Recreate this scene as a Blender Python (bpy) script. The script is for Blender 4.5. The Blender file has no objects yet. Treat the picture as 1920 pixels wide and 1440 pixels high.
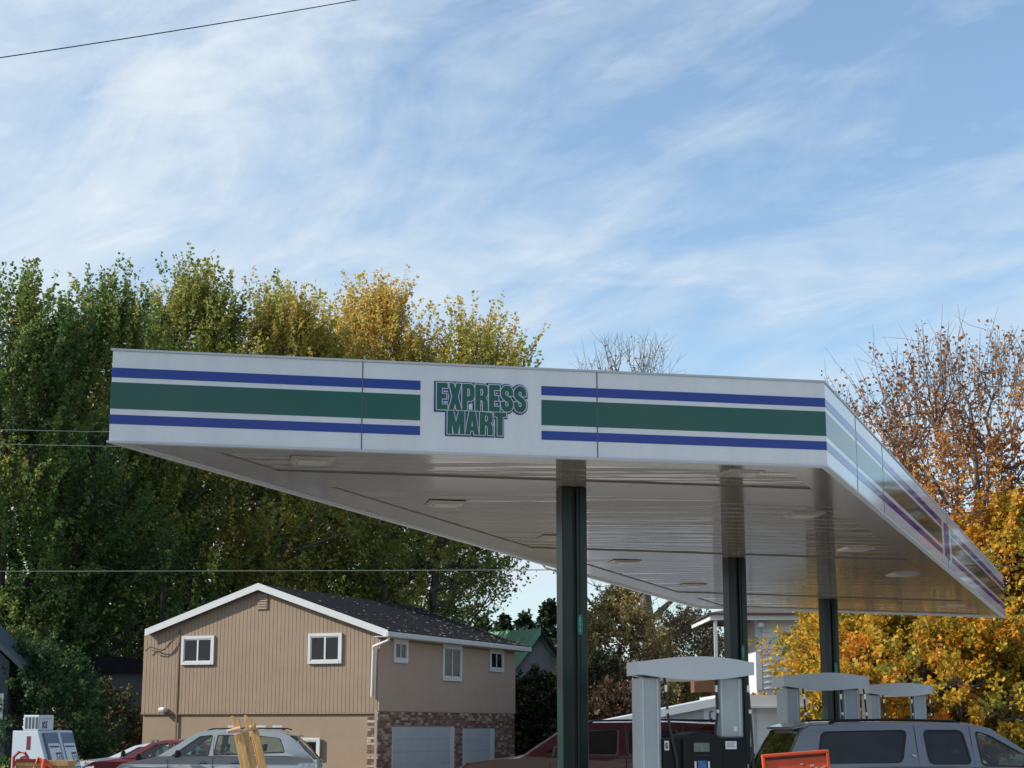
import bpy, bmesh, math, random
import numpy as np
from mathutils import Vector, Matrix
from mathutils.geometry import tessellate_polygon

scene = bpy.context.scene
COL = scene.collection
R = math.radians
rnd = random.Random(7)

# ------------------------------------------------------------------ camera
FPX, EYE, PITCH = 3200.0, 1.88, math.atan(642/3200)
cam_d = bpy.data.cameras.new('camera')
cam_d.sensor_width = 36.0
cam_d.lens = 36.0*FPX/1920.0
cam_d.clip_start = 0.1; cam_d.clip_end = 3000
cam = bpy.data.objects.new('camera', cam_d); COL.objects.link(cam)
cam.location = (0, 0, EYE)
cam.rotation_euler = (R(90)+PITCH, 0, 0)
scene.camera = cam

# ------------------------------------------------------------------ sky, sun, exposure
SUN_EL, SUN_AZ = R(33), R(262)          # azimuth clockwise from +Y
sd = Vector((math.sin(SUN_AZ)*math.cos(SUN_EL), math.cos(SUN_AZ)*math.cos(SUN_EL), math.sin(SUN_EL)))
world = bpy.data.worlds.new('World'); scene.world = world
world.use_nodes = True
wn, wl = world.node_tree.nodes, world.node_tree.links
wn.clear()
def W(t, **k):
    n = wn.new(t)
    for a, b in k.items(): setattr(n, a, b)
    return n
def wmath(op, a, b=None, c=None, clamp=False):
    n = W('ShaderNodeMath', operation=op, use_clamp=clamp)
    for i, v in enumerate((a, b, c)):
        if v is None: continue
        if isinstance(v, (int, float)): n.inputs[i].default_value = v
        else: wl.new(v, n.inputs[i])
    return n.outputs[0]
sky = W('ShaderNodeTexSky', sky_type='NISHITA', sun_disc=False, sun_elevation=SUN_EL, sun_rotation=SUN_AZ)
sky.air_density = 1.0; sky.dust_density = 0.6; sky.ozone_density = 1.0
bg1 = W('ShaderNodeBackground'); bg1.inputs['Strength'].default_value = 0.125
bg2 = W('ShaderNodeBackground'); bg2.inputs['Strength'].default_value = 1.0
skt = W('ShaderNodeMix', data_type='RGBA', blend_type='MULTIPLY'); skt.inputs['Factor'].default_value = 1.0
skt.inputs[7].default_value = (.88, .98, 1.02, 1)
wl.new(sky.outputs[0], skt.inputs[6]); wl.new(skt.outputs[2], bg1.inputs['Color'])
tc = W('ShaderNodeTexCoord'); sep = W('ShaderNodeSeparateXYZ')
wl.new(tc.outputs['Generated'], sep.inputs[0])
zz = wmath('ADD', wmath('MAXIMUM', sep.outputs['Z'], 0.0), 0.22)
cx = wmath('DIVIDE', sep.outputs['X'], zz)
cy = wmath('DIVIDE', sep.outputs['Y'], zz)
comb = W('ShaderNodeCombineXYZ'); wl.new(cx, comb.inputs[0]); wl.new(cy, comb.inputs[1])
def cloud_noise(rot, scale, loc, detail, rough, dist, nscale=1.0):
    m0 = W('ShaderNodeMapping'); m0.inputs['Rotation'].default_value = (0, 0, rot)
    wl.new(comb.outputs[0], m0.inputs['Vector'])
    mp = W('ShaderNodeMapping'); mp.inputs['Scale'].default_value = scale; mp.inputs['Location'].default_value = loc
    wl.new(m0.outputs[0], mp.inputs['Vector'])
    n = W('ShaderNodeTexNoise'); n.inputs['Scale'].default_value = nscale
    n.inputs['Detail'].default_value = detail; n.inputs['Roughness'].default_value = rough
    n.inputs['Distortion'].default_value = dist
    wl.new(mp.outputs[0], n.inputs['Vector'])
    return n.outputs['Fac']
n_big = cloud_noise(R(50), (1.0, 1.9, 1), (3.1, 7.7, 0), 4, .55, .3)
n_streak = cloud_noise(R(48), (2.2, 4.6, 1), (1.3, 2.2, 0), 8, .62, .8)
n_fine = cloud_noise(R(30), (8.0, 11.0, 1), (5.3, .2, 0), 8, .62, .3)
n_puff = cloud_noise(R(25), (3.2, 6.5, 1), (9.45, 4.1, 0), 8, .58, .4)
# thin cloud is thickest towards the left (west) and low over the horizon
gx = wmath('MULTIPLY_ADD', cx, -0.62, 0.30)
low = wmath('MULTIPLY', wmath('SUBTRACT', 0.30, sep.outputs['Z']), 0.9)
gx = wmath('MINIMUM', wmath('MAXIMUM', gx, 0.05), 0.40)
f = wmath('ADD', gx, wmath('MULTIPLY', wmath('SUBTRACT', n_big, .5), 1.5))
f = wmath('ADD', f, wmath('MULTIPLY', wmath('SUBTRACT', n_streak, .5), 1.7))
f = wmath('ADD', f, wmath('MULTIPLY', wmath('SUBTRACT', n_fine, .5), .75))
f = wmath('ADD', f, wmath('MAXIMUM', low, 0.0))
f = wmath('ADD', f, 0.24)
f = wmath('MINIMUM', wmath('MAXIMUM', f, 0.10), 0.88)
pf = wmath('MULTIPLY', wmath('SUBTRACT', n_puff, .58), 6.0, clamp=True)
f2 = wmath('MULTIPLY', pf, .55)
f = wmath('ADD', f, wmath('MULTIPLY', wmath('SUBTRACT', 1.0, f), f2), clamp=True)
# cloud colour: slightly blue grey where thin, whiter where thick
cr = W('ShaderNodeValToRGB')
cr.color_ramp.elements[0].position = .1; cr.color_ramp.elements[0].color = (.42, .50, .575, 1)
cr.color_ramp.elements[1].position = 1.; cr.color_ramp.elements[1].color = (.555, .60, .64, 1)
wl.new(wmath('ADD', wmath('MULTIPLY', f, .6), wmath('MULTIPLY', pf, .5)), cr.inputs[0])
wl.new(cr.outputs[0], bg2.inputs['Color'])
mx = W('ShaderNodeMixShader'); wl.new(f, mx.inputs[0])
wl.new(bg1.outputs[0], mx.inputs[1]); wl.new(bg2.outputs[0], mx.inputs[2])
wo = W('ShaderNodeOutputWorld'); wl.new(mx.outputs[0], wo.inputs[0])

sun_d = bpy.data.lights.new('sun', 'SUN'); sun_d.energy = 4.0; sun_d.angle = R(0.6)
sun_d.color = (1.0, .93, .82)
sun = bpy.data.objects.new('sun', sun_d); COL.objects.link(sun)
sun.rotation_euler = sd.to_track_quat('Z', 'Y').to_euler()
scene.view_settings.view_transform = 'Standard'; scene.view_settings.look = 'None'
scene.view_settings.exposure = 0.60; scene.view_settings.gamma = 1.0
scene.view_settings.use_curve_mapping = False
scene.cycles.max_bounces = 8; scene.cycles.transparent_max_bounces = 12
scene.cycles.transmission_bounces = 6

# ------------------------------------------------------------------ measuring helpers (pixel of the 1920 photo -> place)
CP, SP = math.cos(PITCH), math.sin(PITCH)
def ray(px, py):
    u, v = (px-960)/FPX, (720-py)/FPX
    return Vector((u, CP-v*SP, SP+v*CP))
def at(px, py, Y):
    d = ray(px, py); return Vector((0, 0, EYE)) + d*(Y/d.y)
def atz(px, py, z):
    d = ray(px, py); return Vector((0, 0, EYE)) + d*((z-EYE)/d.z)
def onplane(px, py, p, n):
    d = ray(px, py); o = Vector((0, 0, EYE)); return o + d*((p-o).dot(n)/d.dot(n))

# ------------------------------------------------------------------ materials
MATS = {}
def mat(name, col, rough=.6, metal=0., var=.12, vs=3.0, bump=0., bs=20., coat=0., col2=None, spec=.5, stretch=(1,1,1), coord='Object', rand=0., ior=1.5):
    if name in MATS: return MATS[name]
    m = bpy.data.materials.new(name); m.use_nodes = True
    nt = m.node_tree; N, L = nt.nodes, nt.links
    b = N['Principled BSDF']
    b.inputs['Roughness'].default_value = rough; b.inputs['Metallic'].default_value = metal
    b.inputs['Coat Weight'].default_value = coat; b.inputs['Coat Roughness'].default_value = .04
    b.inputs['Specular IOR Level'].default_value = spec; b.inputs['IOR'].default_value = ior
    t = N.new('ShaderNodeTexCoord'); mp = N.new('ShaderNodeMapping'); mp.inputs['Scale'].default_value = stretch
    L.new(t.outputs[coord], mp.inputs[0])
    n = N.new('ShaderNodeTexNoise'); n.inputs['Scale'].default_value = vs; n.inputs['Detail'].default_value = 6
    n.inputs['Roughness'].default_value = .65
    L.new(mp.outputs[0], n.inputs['Vector'])
    r = N.new('ShaderNodeValToRGB')
    a = col2 if col2 else tuple(c*(1-var) for c in col)
    c2 = col if col2 else tuple(min(1, c*(1+var)) for c in col)
    r.color_ramp.elements[0].position = .3; r.color_ramp.elements[0].color = (*a, 1)
    r.color_ramp.elements[1].position = .7; r.color_ramp.elements[1].color = (*c2, 1)
    L.new(n.outputs['Fac'], r.inputs[0])
    out = r.outputs[0]
    if rand > 0:
        oi = N.new('ShaderNodeObjectInfo'); hs = N.new('ShaderNodeHueSaturation')
        mr = N.new('ShaderNodeMapRange'); mr.inputs[3].default_value = 1-rand; mr.inputs[4].default_value = 1+rand
        L.new(oi.outputs['Random'], mr.inputs[0]); L.new(mr.outputs[0], hs.inputs['Value']); L.new(out, hs.inputs['Color'])
        out = hs.outputs[0]
    L.new(out, b.inputs['Base Color'])
    if bump > 0:
        n2 = N.new('ShaderNodeTexNoise'); n2.inputs['Scale'].default_value = bs; n2.inputs['Detail'].default_value = 5
        L.new(mp.outputs[0], n2.inputs['Vector'])
        bp = N.new('ShaderNodeBump'); bp.inputs['Strength'].default_value = bump; bp.inputs['Distance'].default_value = .02
        L.new(n2.outputs['Fac'], bp.inputs['Height']); L.new(bp.outputs[0], b.inputs['Normal'])
    MATS[name] = m
    return m
def glass_mat(name, tint, trans=.6, rough=.03, refl=1.0, base=.02):
    if name in MATS: return MATS[name]
    m = bpy.data.materials.new(name); m.use_nodes = True
    nt = m.node_tree; N, L = nt.nodes, nt.links; N.clear()
    o = N.new('ShaderNodeOutputMaterial')
    tr = N.new('ShaderNodeBsdfTransparent'); tr.inputs[0].default_value = (*tint, 1)
    df = N.new('ShaderNodeBsdfDiffuse'); df.inputs[0].default_value = (base, base*1.1, base*1.3, 1)
    gl = N.new('ShaderNodeBsdfGlossy'); gl.inputs['Roughness'].default_value = rough
    m1 = N.new('ShaderNodeMixShader'); m1.inputs[0].default_value = trans
    L.new(df.outputs[0], m1.inputs[1]); L.new(tr.outputs[0], m1.inputs[2])
    fr = N.new('ShaderNodeFresnel'); fr.inputs[0].default_value = 1.55
    tcn = N.new('ShaderNodeTexCoord'); nz = N.new('ShaderNodeTexNoise'); nz.inputs['Scale'].default_value = 1.3
    bp = N.new('ShaderNodeBump'); bp.inputs['Strength'].default_value = .05; bp.inputs['Distance'].default_value = .1
    L.new(tcn.outputs['Object'], nz.inputs['Vector']); L.new(nz.outputs[0], bp.inputs['Height']); L.new(bp.outputs[0], gl.inputs['Normal'])
    mm = N.new('ShaderNodeMath'); mm.operation = 'MULTIPLY_ADD'; mm.inputs[1].default_value = refl; mm.inputs[2].default_value = .02; mm.use_clamp = True
    L.new(fr.outputs[0], mm.inputs[0])
    m2 = N.new('ShaderNodeMixShader'); L.new(mm.outputs[0], m2.inputs[0])
    L.new(m1.outputs[0], m2.inputs[1]); L.new(gl.outputs[0], m2.inputs[2]); L.new(m2.outputs[0], o.inputs[0])
    MATS[name] = m
    return m
def leaf_mat(name, stops, transl=.35):
    """stops: [(position, colour)] looked up with each leaf's own 'tint' value"""
    m = bpy.data.materials.new(name); m.use_nodes = True
    nt = m.node_tree; N, L = nt.nodes, nt.links; N.clear()
    o = N.new('ShaderNodeOutputMaterial')
    at_ = N.new('ShaderNodeAttribute'); at_.attribute_name = 'tint'
    r = N.new('ShaderNodeValToRGB')
    while len(r.color_ramp.elements) < len(stops): r.color_ramp.elements.new(.5)
    for e, (p, c) in zip(r.color_ramp.elements, stops): e.position = p; e.color = (*c, 1)
    L.new(at_.outputs['Fac'], r.inputs[0])
    b = N.new('ShaderNodeBsdfPrincipled'); b.inputs['Roughness'].default_value = .55
    b.inputs['Specular IOR Level'].default_value = .3
    t = N.new('ShaderNodeBsdfTranslucent')
    L.new(r.outputs[0], b.inputs['Base Color']); L.new(r.outputs[0], t.inputs[0])
    mx = N.new('ShaderNodeMixShader'); mx.inputs[0].default_value = transl
    L.new(b.outputs[0], mx.inputs[1]); L.new(t.outputs[0], mx.inputs[2]); L.new(mx.outputs[0], o.inputs[0])
    return m

M_white = mat('white_gloss_panel', (.70, .71, .72), .07, var=.065, vs=3.5, stretch=(1,1,.22), bump=.06, bs=.9)
M_blue = mat('blue_vinyl', (.004, .034, .26), .06, var=.06, vs=1.)
M_green = mat('green_vinyl', (.003, .085, .058), .06, var=.10, vs=.7)
M_navy = mat('navy_vinyl', (.012, .03, .16), .3, var=.05)
M_lwhite = mat('white_vinyl', (.62, .66, .66), .3, var=.03)
M_seam = mat('dark_seam', (.10, .11, .12), .6)
M_col = mat('green_column_paint', (.0018, .012, .009), .3, var=.18, vs=5, bump=.05, bs=40)
M_coldark = mat('dark_green_channel', (.002, .007, .006), .45, var=.2)
M_steel = mat('brushed_steel', (.35, .36, .37), .3, 1.0, var=.1)
M_black = mat('black_plastic', (.006, .0065, .008), .45, var=.2, spec=.25)
M_rubber = mat('black_rubber', (.015, .015, .016), .7, var=.2)
M_conc = mat('concrete', (.42, .41, .38), .85, var=.14, vs=1.4, bump=.3)
M_asph = mat('asphalt', (.085, .083, .080), .9, var=.25, vs=.6, bump=.5, bs=60)
M_trim = mat('white_paint_trim', (.50, .52, .54), .45, var=.05, vs=2.)
M_wood = mat('pale_pine', (.62, .40, .17), .6, var=.0, col2=(.42, .24, .09), vs=6, stretch=(6, 6, .8), bump=.2)
M_orange = mat('orange_plastic', (.62, .075, .02), .42, var=.12, vs=5, bump=.05)
M_bark = mat('grey_brown_bark', (.085, .068, .055), .9, var=.35, vs=5, bump=.6, bs=14, stretch=(1, 1, .25))
M_barkpale = mat('pale_twig_bark', (.16, .135, .12), .9, var=.3, vs=5)

# ------------------------------------------------------------------ mesh helpers
class MB:
    def __init__(s): s.v, s.f, s.m = [], [], []
    def face(s, pts, m=0):
        b = len(s.v); s.v += [tuple(p) for p in pts]; s.f.append(tuple(range(b, b+len(pts)))); s.m.append(m)
    def hexa(s, p, m=0):
        """8 corners: bottom ring 0-3 (ccw from above), top ring 4-7"""
        b = len(s.v); s.v += [tuple(q) for q in p]
        for q in ((3,2,1,0), (4,5,6,7), (0,1,5,4), (1,2,6,5), (2,3,7,6), (3,0,4,7)):
            s.f.append(tuple(b+i for i in q)); s.m.append(m)
    def box(s, x0, x1, y0, y1, z0, z1, m=0):
        s.hexa([(x0,y0,z0),(x1,y0,z0),(x1,y1,z0),(x0,y1,z0),(x0,y0,z1),(x1,y0,z1),(x1,y1,z1),(x0,y1,z1)], m)
    def beam(s, a, b, w, h, up=Vector((0,0,1)), m=0):
        a, b = Vector(a), Vector(b); d = (b-a).normalized(); sx = d.cross(up).normalized(); sz = sx.cross(d)
        c = [(-1,-1),(1,-1),(1,1),(-1,1)]
        s.hexa([a+sx*(i*w/2)+sz*(j*h/2) for i, j in c]+[b+sx*(i*w/2)+sz*(j*h/2) for i, j in c], m)
    def tube(s, pts, rs, n=8, m=0, cap=True):
        pts = [Vector(p) for p in pts]
        if isinstance(rs, (int, float)): rs = [rs]*len(pts)
        b = len(s.v); ref = Vector((0,0,1)) if abs((pts[1]-pts[0]).normalized().z) < .9 else Vector((1,0,0))
        for i, p in enumerate(pts):
            d = (pts[min(i+1, len(pts)-1)]-pts[max(i-1, 0)]).normalized()
            sx = d.cross(ref).normalized(); sy = d.cross(sx)
            for k in range(n):
                a = 2*math.pi*k/n; s.v.append(tuple(p+(sx*math.cos(a)+sy*math.sin(a))*rs[i]))
        for i in range(len(pts)-1):
            for k in range(n):
                s.f.append((b+i*n+k, b+i*n+(k+1)%n, b+(i+1)*n+(k+1)%n, b+(i+1)*n+k)); s.m.append(m)
        if cap:
            s.f.append(tuple(b+k for k in range(n))); s.m.append(m)
            s.f.append(tuple(b+(len(pts)-1)*n+k for k in reversed(range(n)))); s.m.append(m)
    def cyl(s, c, r, h, n=16, m=0, axis='Z'):
        c = Vector(c); d = {'X': Vector((1,0,0)), 'Y': Vector((0,1,0)), 'Z': Vector((0,0,1))}[axis]
        s.tube([c, c+d*h], r, n, m)
    def prism(s, poly, fn, d0, d1, m=0):
        """poly of (a,b) extruded between depths; fn(a,b,d)->xyz"""
        n = len(poly); b = len(s.v)
        s.v += [tuple(fn(x, y, d0)) for x, y in poly]+[tuple(fn(x, y, d1)) for x, y in poly]
        s.f.append(tuple(b+i for i in range(n))); s.m.append(m)
        s.f.append(tuple(b+n+i for i in reversed(range(n)))); s.m.append(m)
        for i in range(n):
            j = (i+1) % n; s.f.append((b+i, b+n+i, b+n+j, b+j)); s.m.append(m)
    def build(s, name, mats, parent=None, smooth=0, bevel=0, stuff=False, label=None, loc=None):
        me = bpy.data.meshes.new(name); me.from_pydata(s.v, [], s.f)
        for q in (mats if isinstance(mats, (list, tuple)) else [mats]): me.materials.append(q)
        if any(s.m): me.polygons.foreach_set('material_index', s.m)
        bm = bmesh.new(); bm.from_mesh(me); bmesh.ops.recalc_face_normals(bm, faces=bm.faces); bm.to_mesh(me); bm.free()
        if smooth: me.shade_smooth(); me.set_sharp_from_angle(angle=R(smooth))
        o = bpy.data.objects.new(name, me); COL.objects.link(o)
        if parent: o.parent = parent
        if loc is not None: o.location = loc
        if bevel:
            bv = o.modifiers.new('bevel', 'BEVEL'); bv.width = bevel; bv.segments = 2; bv.limit_method = 'ANGLE'; bv.angle_limit = R(40)
        if stuff: o['kind'] = 'stuff'
        if label: o['label'] = label
        return o
def tag(o, label, cat, group=None):
    o['label'] = label; o['category'] = cat
    if group: o['group'] = group
    return o
def thing(name, label, cat, loc=(0,0,0), rz=0., group=None):
    o = bpy.data.objects.new(name, None); COL.objects.link(o); o.empty_display_size = .2
    o.location = loc; o.rotation_euler = (0, 0, rz); return tag(o, label, cat, group)
def struct(name, mb, m):
    o = mb.build(name, m); o['kind'] = 'structure'; return o
def inst(me, name, parent, loc, rz=0., scale=(1,1,1)):
    o = bpy.data.objects.new(name, me); COL.objects.link(o); o.parent = parent
    o.location = loc; o.rotation_euler = (0,0,rz); o.scale = scale; return o
def copy_tree(o, parent=None):
    c = o.copy(); COL.objects.link(c); c.parent = parent
    for ch in [x for x in bpy.data.objects if x.parent == o]: copy_tree(ch, c)
    return c

# ------------------------------------------------------------------ ground
M_grass = mat('autumn_grass', (.075, .085, .03), .95, var=.3, vs=.8, bump=.6, bs=30, col2=(.10, .085, .035))
g = MB(); g.box(-700, 700, -150, 1500, -1.0, 0); struct('ground', g, M_grass)
g = MB(); g.box(-60, 60, -30, 58, -.5, .004); struct('asphalt_lot', g, M_asph)
g = MB(); g.box(-60, 60, 58, 58.2, -.5, .13); struct('kerb', g, M_conc)
g = MB(); g.box(-2, 26, 12, 44, -.45, .010); struct('concrete_forecourt', g, M_conc)

# ------------------------------------------------------------------ canopy
NL, NR = atz(204, 826, 4.66), atz(1551, 873, 4.64)
FR, FL = atz(1885, 1157, 4.35), atz(1308, 1139, 4.37)
FH = .914
def cpt(s, t, dz=0.):
    return NL*(1-s)*(1-t)+NR*s*(1-t)+FR*s*t+FL*(1-s)*t+Vector((0, 0, dz))
canopy = thing('fuel_canopy', 'white gas station canopy with blue and green stripes and EXPRESS MART lettering', 'canopy', (0,0,0))
def wall_s(px, py, a, b):
    d = (b-a); dh = Vector((d.x, d.y, 0)).normalized(); n = Vector((dh.y, -dh.x, 0))
    p = onplane(px, py, a, n); return (p-a).dot(dh)/Vector((d.x, d.y, 0)).length
def xy_cross(p, d, q, e):
    den = d.x*e.y-d.y*e.x; t = ((q.x-p.x)*e.y-(q.y-p.y)*e.x)/den; return p+d*t
CS = [NL, NR, FR, FL]
def inner_ring(w):
    out = []
    for i in range(4):
        a, b, c = CS[i-1], CS[i], CS[(i+1) % 4]
        def off(p, q): d = (q-p).copy(); d.z = 0; d.normalize(); return Vector((d.y, -d.x, 0))*-w
        r = xy_cross(a+off(a, b), b-a, b+off(b, c), c-b); r.z = b.z; out.append(r)
    return out
IN10 = inner_ring(.10)
def fascia_run(a, b, cuts, outward):
    ia, ib = IN10[CS.index(a)], IN10[CS.index(b)]
    """box panels between fractions along a->b, with a dark recessed joint between them"""
    L = (b-a).length
    for i in range(len(cuts)-1):
        f0, f1 = cuts[i]+(.004/L if i else 0), cuts[i+1]-(.004/L if i < len(cuts)-2 else 0)
        p0, p1 = a.lerp(b, f0), a.lerp(b, f1); q0, q1 = ia.lerp(ib, f0), ia.lerp(ib, f1)
        z = Vector((0,0,FH))
        m = MB(); m.hexa([p0, p1, q1, q0, p0+z, p1+z, q1+z, q0+z])
        m.build('fascia_panel', M_white, canopy, bevel=.004)
    inn = -outward*.012; m = MB(); i2 = -outward*.05; e = Vector((0,0,.004))
    a2, b2 = a.lerp(b, .002), a.lerp(b, .998)
def stripe(a, b, f0, f1, h0, h1, outward, m, name):
    o0, o1 = outward*.0, outward*.003
    p0, p1 = a.lerp(b, f0), a.lerp(b, f1); z0, z1 = Vector((0,0,FH*(1-h1))), Vector((0,0,FH*(1-h0)))
    q = MB(); q.hexa([p0+o1+z0, p1+o1+z0, p1+o0+z0, p0+o0+z0, p0+o1+z1, p1+o1+z1, p1+o0+z1, p0+o0+z1])
    q.build(name, m, canopy)
def outn(a, b):
    d = (b-a); d.z = 0; d.normalize(); return Vector((d.y, -d.x, 0))
nF, nR, nB, nL = outn(NL, NR), outn(NR, FR), outn(FR, FL), outn(FL, NL)
cF = [0, wall_s(679, 760, NL, NR), wall_s(1120, 790, NL, NR), 1]
cR = [0, wall_s(1605, 830, NR, FR), wall_s(1655, 880, NR, FR), wall_s(1776, 1000, NR, FR), 1]
fascia_run(NL, NR, cF, nF); fascia_run(NR, FR, cR, nR)
fascia_run(FR, FL, [0, .33, .67, 1], nB); fascia_run(FL, NL, [0, .2, .4, .6, .8, 1], nL)
HB = ((.190, .297, M_blue, 'blue_stripe'), (.352, .646, M_green, 'green_stripe'), (.712, .815, M_blue, 'blue_stripe'))
sA, sB = wall_s(788, 760, NL, NR), wall_s(1015, 760, NL, NR)
for h0, h1, m_, nm in HB:
    stripe(NL, NR, 0.0, sA, h0, h1, nF, m_, nm); stripe(NL, NR, sB, 1.0, h0, h1, nF, m_, nm)
    r1, r2, r3, r4 = wall_s(1766, 1000, NR, FR), wall_s(1770, 1000, NR, FR), wall_s(1779, 1000, NR, FR), wall_s(1783, 1000, NR, FR)
    stripe(NR, FR, 0, r1, h0, h1, nR, m_, nm); stripe(NR, FR, r4, 1, h0, h1, nR, m_, nm)
    stripe(FR, FL, 0, 1, h0, h1, nB, m_, nm)
    stripe(FL, NL, 0, 1, h0, h1, nL, m_, nm)
stripe(NR, FR, r2, r3, .19, .815, nR, M_blue, 'stripe_marker')
# joint strips (dark lines at the panel seams), metal drip edge on top and bottom
for a, b, cuts, n_ in ((NL, NR, cF[1:-1], nF), (NR, FR, cR[1:-1], nR)):
    for c in cuts:
        p = a.lerp(b, c); d = (b-a).normalized()*.004
        m = MB(); m.hexa([p-d+n_*.0045, p+d+n_*.0045, p+d-n_*.01, p-d-n_*.01]+[q+Vector((0,0,FH)) for q in (p-d+n_*.0045, p+d+n_*.0045, p+d-n_*.01, p-d-n_*.01)])
        m.build('panel_joint', M_seam, canopy)
for a, b, n_ in ((NL, NR, nF), (NR, FR, nR), (FR, FL, nB), (FL, NL, nL)):
    for z in (-.022, FH):
        m = MB(); OR, IR = inner_ring(-.012), inner_ring(.06); ka, kb = CS.index(a), CS.index(b)
        q = [OR[ka], OR[kb], IR[kb], IR[ka]]
        m.hexa([p+Vector((0,0,z)) for p in q]+[p+Vector((0,0,z+.022)) for p in q])
        m.build('edge_trim', M_trim, canopy)
# roof deck
m = MB(); m.hexa([cpt(.02,.006,.5), cpt(.98,.006,.5), cpt(.98,.994,.5), cpt(.02,.994,.5), cpt(.02,.006,.54), cpt(.98,.006,.54), cpt(.98,.994,.54), cpt(.02,.994,.54)])
m.build('roof_deck', M_steel, canopy)
# --- soffit: flat border, three beams at the columns, pans between
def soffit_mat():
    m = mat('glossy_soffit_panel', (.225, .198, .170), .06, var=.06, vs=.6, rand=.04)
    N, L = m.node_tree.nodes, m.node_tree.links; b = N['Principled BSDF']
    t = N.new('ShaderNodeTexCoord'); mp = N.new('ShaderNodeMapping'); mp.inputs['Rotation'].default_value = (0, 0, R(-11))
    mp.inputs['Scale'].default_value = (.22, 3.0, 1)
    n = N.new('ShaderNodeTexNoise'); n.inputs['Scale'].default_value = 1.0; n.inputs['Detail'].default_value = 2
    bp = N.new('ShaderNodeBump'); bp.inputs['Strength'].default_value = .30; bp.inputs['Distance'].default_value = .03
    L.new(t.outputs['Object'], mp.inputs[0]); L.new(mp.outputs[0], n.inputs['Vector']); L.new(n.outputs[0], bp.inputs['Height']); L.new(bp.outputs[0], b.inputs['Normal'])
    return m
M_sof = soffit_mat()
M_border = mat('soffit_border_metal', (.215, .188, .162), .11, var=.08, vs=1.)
def inv(px, py):
    z = 4.5
    for _ in range(30):
        p = atz(px, py, z); best = None
        s, t = .5, .5
        for _ in range(12):
            e = (cpt(s, t)-p); ds = (NR-NL)*(1-t)+(FR-FL)*t; dt = (FL-NL)*(1-s)+(FR-NR)*s
            den = ds.x*dt.y-ds.y*dt.x; s -= (e.x*dt.y-e.y*dt.x)/den; t -= (ds.x*e.y-ds.y*e.x)/den
        z = cpt(s, t).z
    return s, t
CST = [inv(1071, 915), inv(1376, 1047), inv(1552, 1124)]
print('columns', CST)
BEAMS = tuple(c[1] for c in CST); BW = .028
def slab(s0, s1, t0, t1, z0, z1, name, m, bev=.0):
    q = MB(); c = [(s0,t0),(s1,t0),(s1,t1),(s0,t1)]
    q.hexa([cpt(a, b, z0) for a, b in c]+[cpt(a, b, z1) for a, b in c]); return q.build(name, m, canopy, bevel=bev)
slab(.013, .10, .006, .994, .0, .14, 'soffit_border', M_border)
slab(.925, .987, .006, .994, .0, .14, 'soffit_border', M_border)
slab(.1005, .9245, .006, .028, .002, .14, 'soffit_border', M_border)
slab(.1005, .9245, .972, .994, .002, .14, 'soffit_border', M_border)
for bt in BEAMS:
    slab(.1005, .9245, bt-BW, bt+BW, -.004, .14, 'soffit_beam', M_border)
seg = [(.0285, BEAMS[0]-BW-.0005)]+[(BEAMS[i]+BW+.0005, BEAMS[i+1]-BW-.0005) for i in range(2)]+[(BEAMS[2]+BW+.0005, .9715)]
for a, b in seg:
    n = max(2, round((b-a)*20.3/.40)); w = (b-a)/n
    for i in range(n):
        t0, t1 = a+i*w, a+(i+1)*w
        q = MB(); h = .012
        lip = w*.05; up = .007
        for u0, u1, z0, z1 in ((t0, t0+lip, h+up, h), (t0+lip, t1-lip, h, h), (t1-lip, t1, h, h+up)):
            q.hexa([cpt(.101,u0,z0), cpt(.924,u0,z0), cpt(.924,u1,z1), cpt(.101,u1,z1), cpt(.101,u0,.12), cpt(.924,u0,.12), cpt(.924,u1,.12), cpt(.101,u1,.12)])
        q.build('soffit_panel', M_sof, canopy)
# lights
M_lens = mat('light_lens', (.40, .37, .33), .2, var=.04)
M_lframe = mat('light_frame', (.31, .28, .25), .25)
for px, py in ((585,864),(835,945),(1040,1009),(1170,1054),(1297,1098),(1390,887),(1505,966),(1605,1030),(1692,1078),(1785,1136)):
    z_ = 4.6
    for _ in range(12):
        p = atz(px, py, z_); t_ = (p.y-16.8-.2*(p.x+3.9))/19.2; z_ = 4.65-.29*max(0, min(1, t_))
    c = Vector((p.x, p.y, z_+.012))
    q = MB(); q.box(-.24, .24, -.26, .26, -.026, .0)
    q.v = [(x*(.82 if z < -.01 else 1), y*(.82 if z < -.01 else 1), z) for x, y, z in q.v]
    fx = q.build('light_fixture', M_lframe, canopy, bevel=.01, loc=c-Vector((0,0,.002))); fx.rotation_euler = (0,0,R(11))
    q = MB(); q.box(-.15, .15, -.17, .17, -.034, -.024)
    q.build('lens', M_lens, fx, bevel=.008)
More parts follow.
